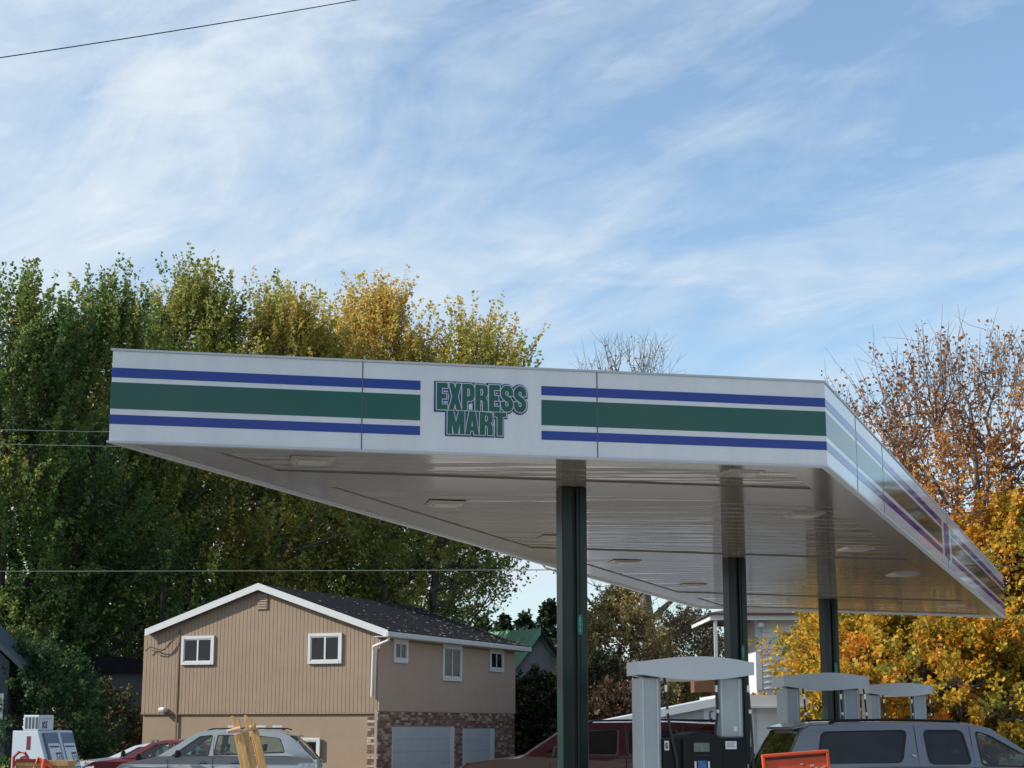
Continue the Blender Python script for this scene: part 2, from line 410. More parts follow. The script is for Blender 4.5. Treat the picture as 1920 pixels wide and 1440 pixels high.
# columns (two green box posts with a dark channel between)
M_dgreen = mat('bright_green_decal', (.014, .17, .10), .4)
ci = 0
for s_, t_ in CST:
    c = cpt(s_, t_); H = c.z-.006
    o = bpy.data.objects.new('column', None); COL.objects.link(o); o.parent = canopy
    o.location = (c.x, c.y, 0); o.rotation_euler = (0, 0, R(11.4))
    w = .15
    q = MB(); q.box(-w, -.022, -w, w, .16, H-.0); q.build('post', M_col, o, bevel=.012)
    q = MB(); q.box(.022, w, -w, w, .16, H-.0); q.build('post', M_col, o, bevel=.012)
    q = MB(); q.box(-.022, .022, -w+.05, w-.05, .16, H); q.build('web', M_coldark, o)
    q = MB(); q.box(-w-.0, -w+.004, -w-.012, -w+.0, .16, H); q.box(.060, .082, -w-.022, -w, .16, H)
    q.build('conduit', M_col, o)
    q = MB(); q.box(-.26, .26, -.26, .26, .13, .16)
    for sx in (-1, 1):
        for sy in (-1, 1): q.cyl((sx*.21, sy*.21, .16), .018, .05, 8)
    q.build('base_plate', M_steel, o)
    q = MB(); zc = 3.02
    poly = [(.028+.030*math.cos(a)*(1.0), zc+.12*math.copysign(abs(math.sin(a))**.5, math.sin(a))) for a in np.linspace(0, 2*math.pi, 20, endpoint=False)]
    q.prism(poly, lambda a, b, d: (a+.026, d, b), -w-.028, -w-.006); dec = q.build('decal', M_dgreen, o)
    q = MB()
    for k, (z0, z1) in enumerate(((.03,.09),(-.02,.015),(-.08,-.04))): q.box(.048, .054, -w-.030, -w-.0285, zc+z0, zc+z1)
    q.build('lettering', M_lwhite, dec)

# --- lettering: heavy condensed capitals
def glyph(ch):
    t = .21                          # stroke
    if ch == 'E': return .50, [[(0,0),(.48,0),(.48,.17),(t,.17),(t,.42),(.42,.42),(.42,.585),(t,.585),(t,.83),(.48,.83),(.48,1),(0,1)]]
    if ch == 'X': return .58, [[(0,0),(.21,0),(.29,.29),(.37,0),(.58,0),(.415,.50),(.56,1),(.36,1),(.29,.74),(.22,1),(.02,1),(.165,.50)]]
    def bowl(x0, x1, y0, y1, r, n=5):
        p = []
        for i in range(n+1):
            a = -math.pi/2+math.pi/2*i/n; p.append((x1-r+r*math.cos(a), y0+r+r*math.sin(a)))
        for i in range(n+1):
            a = math.pi/2*i/n; p.append((x1-r+r*math.cos(a), y1-r+r*math.sin(a)))
        return p
    if ch == 'P':
        o = [(0,0),(t,0),(t,.36)]+bowl(0, .56, .36, 1, .2)+[(0,1)]
        h = [(t,.52)]+bowl(0, .36, .52, .85, .08)+[(t,.85)]
        return .57, [o, h]
    if ch == 'R':
        o = [(0,0),(t,0),(t,.42),(.27,.42),(.35,.36),(.36,0),(.57,0),(.56,.36),(.47,.50)]+[q for q in bowl(0, .56, .50, 1, .18) if q[0] > .47]+[(0,1)]
        h = [(t,.57)]+bowl(0, .36, .57, .86, .08)+[(t,.86)]
        return .59, [o, h]
    if ch == 'A': return .60, [[(0,0),(.20,0),(.225,.17),(.375,.17),(.40,0),(.60,0),(.43,1),(.17,1)], [(.25,.34),(.30,.76),(.35,.34)]]
    if ch == 'M': return .74, [[(0,0),(.18,0),(.18,.62),(.29,0),(.45,0),(.56,.62),(.56,0),(.74,0),(.74,1),(.50,1),(.37,.44),(.24,1),(0,1)]]
    if ch == 'T': return .52, [[(.155,0),(.365,0),(.365,.83),(.52,.83),(.52,1),(0,1),(0,.83),(.155,.83)]]
    if ch == 'I': return .21, [[(0,0),(.21,0),(.21,1),(0,1)]]
    if ch == 'C' or ch == 'S' or ch == '6':
        w, s = .56, .19
        def arc(cx, cy, rx, ry, a0, a1, n=8): return [(cx+rx*math.cos(R(a0+(a1-a0)*i/n)), cy+ry*math.sin(R(a0+(a1-a0)*i/n))) for i in range(n+1)]
        rx = w/2-s/2
        if ch == 'S':
            cl = [(w-s/2,.63),(w-s/2,.72)]+arc(w/2,.74,rx,.26-s/2,0,180)[1:]+[(s/2,.66),(w/2-.10,.55),(w/2+.10,.45),(w-s/2,.34)]+arc(w/2,.26,rx,.26-s/2,0,-180)+[(s/2,.37)]
        elif ch == 'C':
            cl = [(w-s/2,.62),(w-s/2,.74)]+arc(w/2,.74,rx,.26-s/2,0,180)[1:]+arc(w/2,.26,rx,.26-s/2,180,360)+[(w-s/2,.38)]
        else:
            cl = [(w-s/2,.74)]+arc(w/2,.74,rx,.26-s/2,0,180)[1:]+arc(w/2,.26,rx,.26-s/2,180,360)+[(w-s/2,.40)]+arc(w/2,.38,rx,.12,0,150)
        pts = [Vector((*p, 0)) for p in cl]; l, r = [], []
        for i, p in enumerate(pts):
            d = (pts[min(i+1, len(pts)-1)]-pts[max(0, i-1)]).normalized(); nn = Vector((-d.y, d.x, 0))
            l.append(tuple((p+nn*s/2).xy)); r.append(tuple((p-nn*s/2).xy))
        return .57, [l+r[::-1]]
def glyph_mesh(loops, grow, thick):
    cu = bpy.data.curves.new('g', 'CURVE'); cu.dimensions = '2D'; cu.fill_mode = 'BOTH'
    for lp in loops:
        sp = cu.splines.new('POLY'); sp.points.add(len(lp)-1); sp.use_cyclic_u = True
        for i, (x, y) in enumerate(lp): sp.points[i].co = (x, y, 0, 1)
    cu.extrude = .01; cu.bevel_depth = grow; cu.bevel_resolution = 2 if grow else 0
    ob = bpy.data.objects.new('g', cu); COL.objects.link(ob)
    bpy.context.view_layer.update()
    me = bpy.data.meshes.new_from_object(ob.evaluated_get(bpy.context.evaluated_depsgraph_get()))
    bpy.data.objects.remove(ob); zs = max(abs(v.co.z) for v in me.vertices)
    xs_ = [p[0] for l in loops for p in l]; ys_ = [p[1] for l in loops for p in l]
    for v in me.vertices:
        v.co.z *= thick/zs
        v.co.x = min(max(v.co.x, min(xs_)-grow), max(xs_)+grow); v.co.y = min(max(v.co.y, min(ys_)-grow), max(ys_)+grow)
    return me
def place_text(txt, origin, ax, nrm, h, sx, gap, parent, layers, up=Vector((0,0,1)), part='letter', skew=0.):
    """layers: [(grow in letter heights, offset xy in heights, material, depth, name)]; first layer is the parent of the others"""
    x = 0
    for k, ch in enumerate(txt):
        if ch == ' ': x += .35*sx*h; continue
        adv, loops = glyph(ch); first = None
        for j, (gr, off, m_, dep, nm) in enumerate(layers):
            lp = [[(a*sx, b) for a, b in l] for l in loops]
            me = glyph_mesh(lp, gr, .0025/h); me.materials.clear(); me.materials.append(m_)
            o = bpy.data.objects.new(nm, me); COL.objects.link(o)
            pos = origin+ax*(x+off[0]*h)+up*(off[1]*h)+nrm*(dep+(k % 3)*.0006)
            mw = Matrix((( *(ax*h).to_tuple(), 0), (*(up*h).to_tuple(), 0), (*(nrm*h).to_tuple(), 0), (0,0,0,1))).transposed()
            mw.translation = pos
            if first is None:
                first = o; o.parent = parent; o.matrix_world = parent.matrix_world @ mw if False else mw
                o.matrix_basis = mw
            else:
                o.parent = first; o.matrix_basis = first.matrix_basis.inverted() @ mw
        x += (adv*sx+gap)*h
    return x
fd = (NR-NL); fd.normalize()
pE = onplane(819, 767, NL, nF); pM = onplane(839, 813, NL, nF)
hE = (onplane(819, 717.5, NL, nF)-pE).length*.985; hM = (onplane(839, 769, NL, nF)-pM).length*.97
lay = [(.012, (0, 0), M_green, .0115, 'letter'), (.045, (0, 0), M_lwhite, .0075, 'letter_outline'), (.095, (-.02, -.01), M_navy, .0035, 'letter_shadow')]
def text_width(txt, sx, gap, h): return sum(glyph(c)[0]*sx*h+gap*h for c in txt)-gap*h
wE = (onplane(986, 770, NL, nF)-pE).length; wM = (onplane(948, 816, NL, nF)-pM).length
sxE = (wE/hE-6*.045)/sum(glyph(c)[0] for c in 'EXPRESS'); sxM = (wM/hM-3*.055)/sum(glyph(c)[0] for c in 'MART')
place_text('EXPRESS', pE, fd, nF, hE, sxE, .045, canopy, lay)
place_text('MART', pM+Vector((0,0,.0)), fd, nF, hM, sxM, .055, canopy, lay)

# ------------------------------------------------------------------ fuel pumps
M_pump = mat('silver_grey_pump_paint', (.33, .36, .38), .38, var=.06, vs=3)
M_pumplt = mat('pale_grey_pump_paint', (.46, .49, .51), .34, var=.05, vs=3)
M_lcd = mat('pump_display', (.11, .15, .12), .25, var=.25, vs=30)
M_screen = mat('pump_screen_blue', (.04, .12, .30), .25, var=.3, vs=20)
M_label = mat('printed_label', (.62, .63, .66), .5, var=.05)
M_ink = mat('black_ink', (.015, .015, .02), .6)
M_hose = mat('black_hose', (.012, .012, .013), .5)
M_chrome = mat('chrome', (.55, .56, .58), .2, 1.0, var=.05)
def build_pump(label, loc, rz):
    P = thing('fuel_pump', label, 'fuel pump', loc, rz, 'fuel pumps under the canopy')
    z0 = .0; TOP = 2.44
    # valance: lens shaped arch, thicker in the middle and bulging to the front
    q = MB(); n = 24
    for i in range(n):
        def sec(i):
            u = i/n; x = -.625+1.25*u
            k = math.sin(math.pi*min(1, max(0, (u-.04)/.92)))**.9 if .04 < u < .96 else 0
            zt = TOP-.05+.05*k; zb = TOP-.05-.135-.055*k
            yf = -.24-.13*k; yb = .24+.13*k
            return x, zt, zb, yf, yb
        a, b = sec(i), sec(i+1)
        q.hexa([(a[0],a[3],a[2]),(b[0],b[3],b[2]),(b[0],b[4],b[2]),(a[0],a[4],a[2]),(a[0],a[3],a[1]),(b[0],b[3],b[1]),(b[0],b[4],b[1]),(a[0],a[4],a[1])])
    # drop internal faces: weld
    o = q.build('valance', M_pumplt, P)
    bm = bmesh.new(); bm.from_mesh(o.data); bmesh.ops.remove_doubles(bm, verts=bm.verts, dist=1e-4)
    inner = [f for f in bm.faces if abs(f.normal.x) > .9 and abs(abs(f.calc_center_median().x)-.625) > .01]
    bmesh.ops.delete(bm, geom=inner, context='FACES'); bmesh.ops.recalc_face_normals(bm, faces=bm.faces)
    bm.to_mesh(o.data); bm.free(); o.data.shade_smooth(); o.data.set_sharp_from_angle(angle=R(35))
    # posts
    def post(x0, x1, zb, nm, yb=.19):
        q = MB(); q.box(x0, x1, -.19, yb, zb, TOP-.215); a = q.build(nm, M_pump, P, bevel=.02)
        q = MB(); q.box(x0+.012, x0+.028, -.2, -.188, zb+.02, TOP-.23); q.box(x1-.05, x1-.034, -.2, -.188, zb+.02, TOP-.23)
        q.build('trim_strip', M_pumplt, a)
        return a
    post(-.59, -.375, .0+z0, 'post')
    rp = post(.256, .507, 1.612, 'post', -.02)
    q = MB(); q.box(.40, .44, -.194, -.19, 1.68, 1.73); q.build('sticker', M_label, rp)
    # cabinet
    q = MB(); q.box(-.373, .53, -.24, .24, z0, 1.61); q.build('cabinet', M_black, P, bevel=.015)
    q = MB(); 
    poly = [(-.18, 1.1), (.23, 1.1), (.23, 1.60), (.19, 1.64), (.11, 1.665), (.02, 1.673), (-.06, 1.665), (-.14, 1.64), (-.18, 1.60)]
    q.prism(poly, lambda a, b, d: (a, d, b), -.29, .29); hd = q.build('display_head', M_black, P, bevel=.012)
    q = MB(); q.box(-.065, .10, -.298, -.288, 1.475, 1.565); q.build('display', M_lcd, hd)
    q = MB(); q.box(-.06, .095, -.296, -.288, 1.43, 1.445); q.build('card_slot', M_rubber, hd)
    q = MB(); q.box(-.025, .065, -.298, -.288, 1.29, 1.385); q.build('screen', M_screen, hd)
    q = MB(); q.box(-.060, -.042, -.297, -.288, 1.29, 1.38); q.box(.082, .10, -.297, -.288, 1.29, 1.38); q.build('keys', M_label, hd)
    q = MB(); q.box(.29, .41, -.246, -.239, 1.50, 1.58); lb = q.build('notice', M_label, P)
    q = MB()
    for k in range(3): q.box(.305, .395-.02*(k % 2), -.2475, -.2462, 1.523+k*.018, 1.528+k*.018)
    q.build('print', M_ink, lb)
    q = MB(); q.box(-.362, -.315, -.246, -.239, 1.49, 1.585); lb = q.build('number_plate', M_label, P)
    place_text('6', Vector((-.354, -.2475, 1.505)), Vector((1,0,0)), Vector((0,-1,0)), .06, .8, 0, lb, [(0,(0,0),M_ink,.0,'digit')])
    # hoses with chrome swivels
    for side, x0, xs in ((0, -.345, 1), (1, .545, 1), (2, .235, -1)):
        yy = -.215 if side != 2 else -.16
        pts = [(x0, yy, TOP-.22), (x0+.01*xs, yy-.02, TOP-.32)]
        if side == 0: pts2 = [(x0+.02, yy-.03, 1.88), (x0+.04, yy-.05, 1.7), (x0+.10, yy-.06, 1.4), (x0+.13, yy-.05, 1.0), (x0+.1, yy-.04, .7)]
        elif side == 1: pts2 = [(x0+.02, yy-.03, 1.88), (x0+.03, yy-.05, 1.6), (x0+.03, yy-.06, 1.3), (x0+.02, yy-.05, .9), (x0-.02, yy-.04, .6)]
        else: pts2 = [(x0-.0, yy-.03, 1.88), (x0-.03, yy-.05, 1.75), (x0-.06, yy-.10, 1.60), (x0-.06, yy-.10, 1.5)]
        q = MB(); q.tube([Vector(p) for p in pts+pts2], .014, 8); ho = q.build('hose', M_hose, P, smooth=60)
        q = MB(); q.tube([(pts[1][0], pts[1][1], pts[1][2]+.03), (pts[1][0], pts[1][1], pts[1][2]-.04)], .016, 10); q.build('swivel', M_chrome, ho, smooth=60)
        q = MB(); q.tube([(pts2[0][0], pts2[0][1], 1.90), (pts2[0][0], pts2[0][1], 1.86)], .016, 10); q.build('swivel', M_chrome, ho, smooth=60)
    # nozzle in its boot
    q = MB(); q.box(-.26, -.12, -.30, -.24, .75, 1.12); nb = q.build('nozzle_boot', M_rubber, P, bevel=.02)
    q = MB(); q.tube([(-.19,-.32,.80),(-.19,-.34,.95),(-.19,-.33,1.06)], [.02,.028,.02], 8); q.build('nozzle', M_hose, nb, smooth=60)
    return P
yaw = R(11)
pumps = [(1296, 18.2, 'nearest fuel pump with number 6 plate and blue screen, before the middle column'),
         (1541, 24.3, 'middle fuel pump, right of the nearest one, posts cut off by the silver SUV roof'),
         (1682, 31.6, 'farthest and smallest looking fuel pump behind the middle of the silver SUV')]
for i, (px, Y, lb) in enumerate(pumps):
    p = at(px, 1362, Y)
    P = build_pump(lb, (p.x, Y, .15-.15+.16-.15+.14), yaw)
    P.location.z = .15+(0, .02, .06)[i]
    q = MB(); q.box(p.x-2.2, p.x+1.6, Y-.6, Y+.6, -.4, .15+(0, .02, .06)[i]); isl = struct('pump_island', q, M_conc)

# ------------------------------------------------------------------ vehicles
def paint(name, c, rough=.28, metal=.3): return mat(name, c, rough, metal, var=.06, vs=2, coat=.8)
M_tyre = mat('tyre_rubber', (.02, .02, .02), .8)
M_alloy = mat('alloy_rim', (.45, .46, .48), .3, .9)
M_lamp = mat('clear_lamp', (.6, .62, .65), .12, var=.3, vs=14)
M_red = mat('red_lamp', (.35, .02, .015), .2, var=.2, vs=12)
M_int = mat('dark_interior', (.03, .03, .034), .8)
M_seat = mat('grey_seat_cloth', (.10, .105, .11), .85)
G_dark = glass_mat('tinted_glass', (.10, .11, .13), .5, base=.006)
G_clear = glass_mat('clear_glass', (.72, .86, .82), .9)
def car(name, label, cat, loc, rz, L, Wd, H, prof, windows, body_m, belt, glass=G_clear, wheels=(.95, -1.0), wr=.36, arch=.42,
        glass_segs=(), taper=.80, rails=None, sill=.22, rear_lamp=None, seams=(), handles=(), head=None, spoiler=None, mirror_x=None, front_glass=None, plate=True, group=None, seats=True, lamp_m=None):
    """local x: rear 0 -> front L. prof: top outline from rear bottom over the roof to front bottom"""
    C = thing(name, label, cat, loc, rz, group)
    wx = [wheels[0], L+wheels[1]]
    out = [(.0+.04, sill+.05)]+list(prof)+[(L-.04, sill+.05), (L-.1, sill)]
    for x in (wx[1], wx[0]):
        for i in range(11):
            a = math.pi*i/10; zc = wr
            px_, pz_ = x+arch*math.cos(a), zc+arch*math.sin(a)
            out.append((px_, max(pz_, sill)))
    out.append((.1, sill))
    def hw(x, z):
        f = 1.0
        if z > belt: f = 1-(1-taper)*(z-belt)/(H-belt)
        elif z < .55: f = .955+.045*(z-sill)/(.55-sill)
        else: f = 1.0-.02*(z-.55)/(belt-.55)+ (0)
        if z > belt: f *= .98
        e = min(x, L-x); 
        if e < .6: f *= 1-.10*((.6-e)/.6)**2
        return Wd/2*f
    bm = bmesh.new()
    def outv(y): return [bm.verts.new((x, y, z)) for x, z in out]
    ys = (-1, -.9, -.5, 0, .5, .9, 1)
    rows = [outv(y) for y in ys]
    n = len(out)
    gs = set(glass_segs)
    for i in range(n):
        j = (i+1) % n
        for k in range(len(ys)-1):
            if i in gs and 1 <= k <= 4: continue
            bm.faces.new((rows[k][i], rows[k][j], rows[k+1][j], rows[k+1][i]))
    loops = [[Vector((x, z, 0)) for x, z in out]]+[[Vector((x, z, 0)) for x, z in w] for w in windows]
    flat = [p for l in loops for p in l]
    tris = tessellate_polygon(loops)
    for side, row in ((-1, rows[0]), (1, rows[-1])):
        vs = list(row)+[bm.verts.new((p.x, side, p.y)) for l in loops[1:] for p in l]
        for t in tris:
            try: bm.faces.new([vs[i] for i in t])
            except ValueError: pass
    for z in (.4, .55, .75, .9, belt, belt+.12, belt+.25):
        bmesh.ops.bisect_plane(bm, geom=bm.verts[:]+bm.edges[:]+bm.faces[:], plane_co=(0,0,z), plane_no=(0,0,1))
    for v in bm.verts:
        x, y, z = v.co; w = hw(x, z)
        cr = (1-y*y)
        if z > belt+.3: v.co.z += .035*cr
        elif z > .75 : v.co.z += .02*cr
        if x < .5 and z < belt+.05: v.co.x -= .09*cr
        if x > L-.5 and z < belt+.05: v.co.x += .14*cr
        v.co.y = y*w
    bmesh.ops.recalc_face_normals(bm, faces=bm.faces)
    me = bpy.data.meshes.new('body'); bm.to_mesh(me); bm.free(); me.materials.append(body_m)
    me.shade_smooth(); me.set_sharp_from_angle(angle=R(40))
    body = bpy.data.objects.new('body', me); COL.objects.link(body); body.parent = C
    bv = body.modifiers.new('bevel', 'BEVEL'); bv.width = .035; bv.segments = 3; bv.limit_method = 'ANGLE'; bv.angle_limit = R(50)
    # windows
    for wi, w in enumerate(windows):
        gm = glass if not (front_glass and wi == len(windows)-1) else front_glass
        for side in (-1, 1):
            q = MB(); cxw = sum(p[0] for p in w)/len(w); czw = sum(p[1] for p in w)/len(w)
            def ex(p, d): 
                v = Vector((p[0]-cxw, p[1]-czw)); l = v.length; v = v*((l+d)/l); return (v.x+cxw, v.y+czw)
            W2 = [ex(p, .02) for p in w]
            q.face([(x, side*(hw(x, z)-.012), z) for x, z in W2]); wo_ = q.build('window', gm, C)
            q = MB(); wi_ = [ex(p, .0) for p in w]; wj = [ex(p, -.028) for p in w]
            for a in range(len(w)):
                b = (a+1) % len(w)
                q.face([(x, side*(hw(x, z)-.006), z) for x, z in (wi_[a], wi_[b], wj[b], wj[a])])
            q.build('seal', M_rubber, wo_)
    # windscreen and rear glass
    for i0, nm in ((min([i for i in gs if out[i][0] > L*.5] or [None], key=lambda v: v or 0), 'windshield'), (min([i for i in gs if out[i][0] < L*.5] or [None], key=lambda v: v or 0), 'rear_window')):
        if i0 is None: continue
        seg_ = sorted(i for i in gs if (out[i][0] > L*.5) == (nm == 'windshield'))
        q = MB(); 
        for i in seg_:
            j = i+1
            for k in range(4):
                y0, y1 = (-.905+.4525*k), (-.905+.4525*(k+1))
                pts = []
                for (x, z), y in ((out[i], y0), (out[j], y0), (out[j], y1), (out[i], y1)):
                    pts.append((x, y*(hw(x, z)-.005), z-.012+.035*(1-y*y)))
                q.face(pts)
        o = q.build(nm, glass if nm == 'rear_window' else G_clear, C)
        bm = bmesh.new(); bm.from_mesh(o.data); bmesh.ops.remove_doubles(bm, verts=bm.verts, dist=1e-4); bm.to_mesh(o.data); bm.free(); o.data.shade_smooth()
    # interior
    q = MB(); q.box(.5, L-1.3, -Wd/2+.16, Wd/2-.16, .35, .5); q.build('cabin_floor', M_int, C)
    if seats:
        rows_x = [L*.52, L*.33]+([L*.19] if L > 4.9 else [])
        for xi in rows_x:
            for s in (-1, 1):
                q = MB(); y = s*Wd*.21
                q.hexa([(xi-.02,y-.23,.5),(xi+.5,y-.23,.5),(xi+.5,y+.23,.5),(xi-.02,y+.23,.5),(xi-.02,y-.23,.68),(xi+.5,y-.23,.7),(xi+.5,y+.23,.7),(xi-.02,y+.23,.68)])
                q.hexa([(xi-.12,y-.22,.6),(xi+.03,y-.22,.6),(xi+.03,y+.22,.6),(xi-.12,y+.22,.6),(xi-.30,y-.19,1.22),(xi-.19,y-.19,1.22),(xi-.19,y+.19,1.22),(xi-.30,y+.19,1.22)])
                q.hexa([(xi-.30,y-.11,1.25),(xi-.19,y-.11,1.25),(xi-.19,y+.11,1.25),(xi-.30,y+.11,1.25),(xi-.33,y-.10,1.44),(xi-.24,y-.10,1.44),(xi-.24,y+.10,1.44),(xi-.33,y+.10,1.44)])
                q.build('seat', M_seat, C, bevel=.03)
        q = MB(); q.box(L*.52+.62, L*.52+1.0, -Wd/2+.2, Wd/2-.2, .7, belt-.02); q.build('dashboard', M_int, C, bevel=.04)
    # wheels
    for x in wx:
        for s in (-1, 1):
            yc = s*(Wd/2-.14)
            q = MB(); a = yc-s*.11; b = yc+s*.115
            q.tube([(x,a,wr),(x,a+s*.03,wr),(x,b-s*.03,wr),(x,b,wr)], [wr*.93, wr, wr, wr*.93], 28)
            ty = q.build('wheel', M_tyre, C, smooth=40)
            q = MB(); q.tube([(x,b-s*.02,wr),(x,b+s*.004,wr)], wr*.64, 24); q.tube([(x,b,wr),(x,b+s*.02,wr)], wr*.15, 12)
            for k in range(6):
                an = k*math.pi/3; q.beam((x+.05*math.cos(an), b+s*.008, wr+.05*math.sin(an)), (x+wr*.6*math.cos(an), b+s*.008, wr+wr*.6*math.sin(an)), .05, .02, up=Vector((0,1,0)))
            q.build('rim', M_alloy, ty, smooth=40)
    # patches following the body side
    def patch(poly, side, nm, m_, off=.004, par=None, th=.012):
        q = MB(); n_ = len(poly)
        q.prism(poly, lambda a, b, d: (a, side*(hw(a, b)+d), b), off-th, off)
        return q.build(nm, m_, par or C)
    for side in (-1, 1):
        for (x0, z0, x1, z1) in seams:
            dx, dz = x1-x0, z1-z0; l = math.hypot(dx, dz); nx, nz = -dz/l*.005, dx/l*.005
            k = 6
            for a in range(1):
                poly = [(x0+dx*i/k+nx, z0+dz*i/k+nz) for i in range(k+1)]+[(x0+dx*i/k-nx, z0+dz*i/k-nz) for i in range(k, -1, -1)]
                patch(poly, side, 'door_seam', M_rubber, .002)
        for (x, z) in handles:
            q = MB(); y = hw(x, z); q.tube([(x-.11, side*y, z), (x-.09, side*(y+.04), z+.005), (x+.09, side*(y+.04), z+.005), (x+.11, side*y, z)], .014, 6); q.build('door_handle', M_black, C, smooth=60)
        if mirror_x:
            x, z = mirror_x; y = hw(x, z)
            q = MB(); q.hexa([(x-.05,side*(y),z),(x+.06,side*y,z),(x+.08,side*(y+.22),z-.02),(x-.06,side*(y+.22),z-.02),(x-.05,side*y,z+.13),(x+.04,side*y,z+.13),(x+.05,side*(y+.22),z+.17),(x-.06,side*(y+.22),z+.17)])
            q.build('mirror', M_black, C, bevel=.03)
        if rear_lamp: patch(rear_lamp, side, 'tail_light', lamp_m or M_red, .012, th=.05)
        if head: patch(head, side, 'headlight', M_lamp, .012, th=.05)
    if rear_lamp:
        z0 = min(p[1] for p in rear_lamp); z1 = max(p[1] for p in rear_lamp)
        for side in (-1, 1):
            q = MB(); q.box(-.03, .06, min(side*Wd*.36, side*Wd*.45), max(side*Wd*.36, side*Wd*.45), z0, z1); q.build('tail_light', M_lamp, C, bevel=.015)
    if plate:
        q = MB(); q.box(-.105, -.085, -.16, .16, .82, .97); pl = q.build('licence_plate', M_label, C)
        q = MB()
        for k in range(5): q.box(-.108, -.1055, -.12+k*.05, -.09+k*.05, .87, .93)
        q.build('print', M_ink, pl)
    if rails:
        x0, x1, rm = rails
        for side in (-1, 1):
            y = side*(Wd/2*taper*.90); zt = H+.015
            q = MB(); q.tube([(x0, y, zt-.02), (x0+.12, y, zt+.01), ((x0+x1)/2, y, zt+.022), (x1-.12, y, zt+.005), (x1, y, zt-.04)], [.016]*5, 8)
            q.build('roof_rail', rm, C, smooth=60)
    if spoiler:
        x0, x1, z = spoiler
        q = MB(); w = Wd/2*taper*.92; q.hexa([(x0,-w*.93,z-.05),(x1,-w,z-.02),(x1,w,z-.02),(x0,w*.93,z-.05),(x0,-w*.93,z-.02),(x1,-w,z+.035),(x1,w,z+.035),(x0,w*.93,z-.02)]); q.build('spoiler', body_m, C, bevel=.01)
    return C
def rounded(poly, r=.06, n=4):
    out = []
    m = len(poly)
    for i in range(m):
        p0, p, p1 = (Vector(poly[i-1]), Vector(poly[i]), Vector(poly[(i+1) % m]))
        a = (p0-p); b = (p1-p); ra = min(r, a.length*.4, b.length*.4); a.normalize(); b.normalize()
        A, B = p+a*ra, p+b*ra
        for k in range(n+1):
            t = k/n; q = A*(1-t)**2+p*2*t*(1-t)+B*t*t; out.append((q.x, q.y))
    return out

M_silver = paint('warm_silver_paint', (.175, .182, .195), .3, .5)
# silver long SUV (rear at left, nose to the right)
prof = [(.0,.5),(-.0,.95),(.06,1.25),(.20,1.55),(.36,1.84),(.50,1.915),(1.2,1.945),(2.3,1.945),(2.55,1.925),(2.78,1.87),(3.62,1.30),(3.75,1.24),(4.9,1.10),(5.05,.98),(5.08,.6)]
wins = [rounded([(.62,1.84),(1.71,1.86),(1.60,1.46),(.52,1.45)], .08), rounded([(1.90,1.86),(2.41,1.86),(2.47,1.44),(1.92,1.44)], .08), rounded([(2.56,1.85),(2.74,1.80),(3.42,1.40),(2.58,1.42)], .06)]
rp = at(1428, 1362, 21.2)
nc = at(1452, 1362, 21.2); ry = R(5)
suv = car('parked_suv', 'silver grey long SUV with dark tinted windows in front of the middle and far pumps', 'suv', (nc.x-.99*math.sin(ry), 21.2+.99*math.cos(ry), -.02), ry, 5.1, 1.98, 1.945, prof, wins, M_silver, 1.42, glass=G_dark,
    wheels=(1.1, -.95), wr=.38, arch=.44, glass_segs=(3, 4, 10), rails=(.75, 2.45, M_black), rear_lamp=[(.0+.06,.95),(.25,.95),(.28,1.35),(.14,1.42)],
    seams=((1.80,.5,1.80,1.9),(2.49,.5,2.50,1.9),(3.5,.5,3.5,1.2)), handles=((1.98,1.2),(2.68,1.2)), mirror_x=(3.2,1.38), front_glass=G_clear, spoiler=(.30,.52,1.912))
q = MB(); q.box(1.72, 1.755, -.985, -.978, 1.545, 1.56); q.box(1.745, 1.77, -.985, -.978, 1.535, 1.55); q.v = [(x, y*.955, z-.0) for x, y, z in q.v]; q.build('emblem', M_chrome, suv)

# maroon SUV facing left behind the first column
M_maroon = paint('maroon_paint', (.024, .003, .0055), .22, .2)
prof = [(.0,.5),(-.0,1.0),(.05,1.20),(.22,1.55),(.40,1.84),(.60,1.91),(1.5,1.95),(2.8,1.94),(3.20,1.88),(3.92,1.40),(4.05,1.37),(4.75,1.27),(4.95,1.12),(5.0,.6)]
wins = [rounded([(.48,1.78),(1.22,1.83),(1.25,1.42),(.42,1.42)], .07), rounded([(1.40,1.83),(2.25,1.84),(2.25,1.42),(1.44,1.42)], .06), rounded([(2.37,1.84),(3.0,1.82),(3.62,1.44),(2.39,1.42)], .05)]
lp = at(1437, 1362, 28.2)
car('parked_suv', 'maroon SUV facing left behind the front column and front pump', 'suv', (lp.x, 29.3, 0), R(180), 5.02, 1.9, 1.95, prof, wins, M_maroon, 1.40, glass=G_dark,
    wheels=(.98,-.95), glass_segs=(3, 4, 9), rails=(.6, 2.9, M_black), seams=((1.32,.5,1.32,1.88),(2.26,.5,2.26,1.88),(3.5,.5,3.5,1.28)), handles=((1.5,1.15),(2.42,1.15)), mirror_x=(3.4,1.40),
    head=[(4.72,.82),(5.0,.82),(5.0,1.0),(4.7,1.06)], rear_lamp=[(.05,.95),(.25,.95),(.25,1.25),(.10,1.25)])
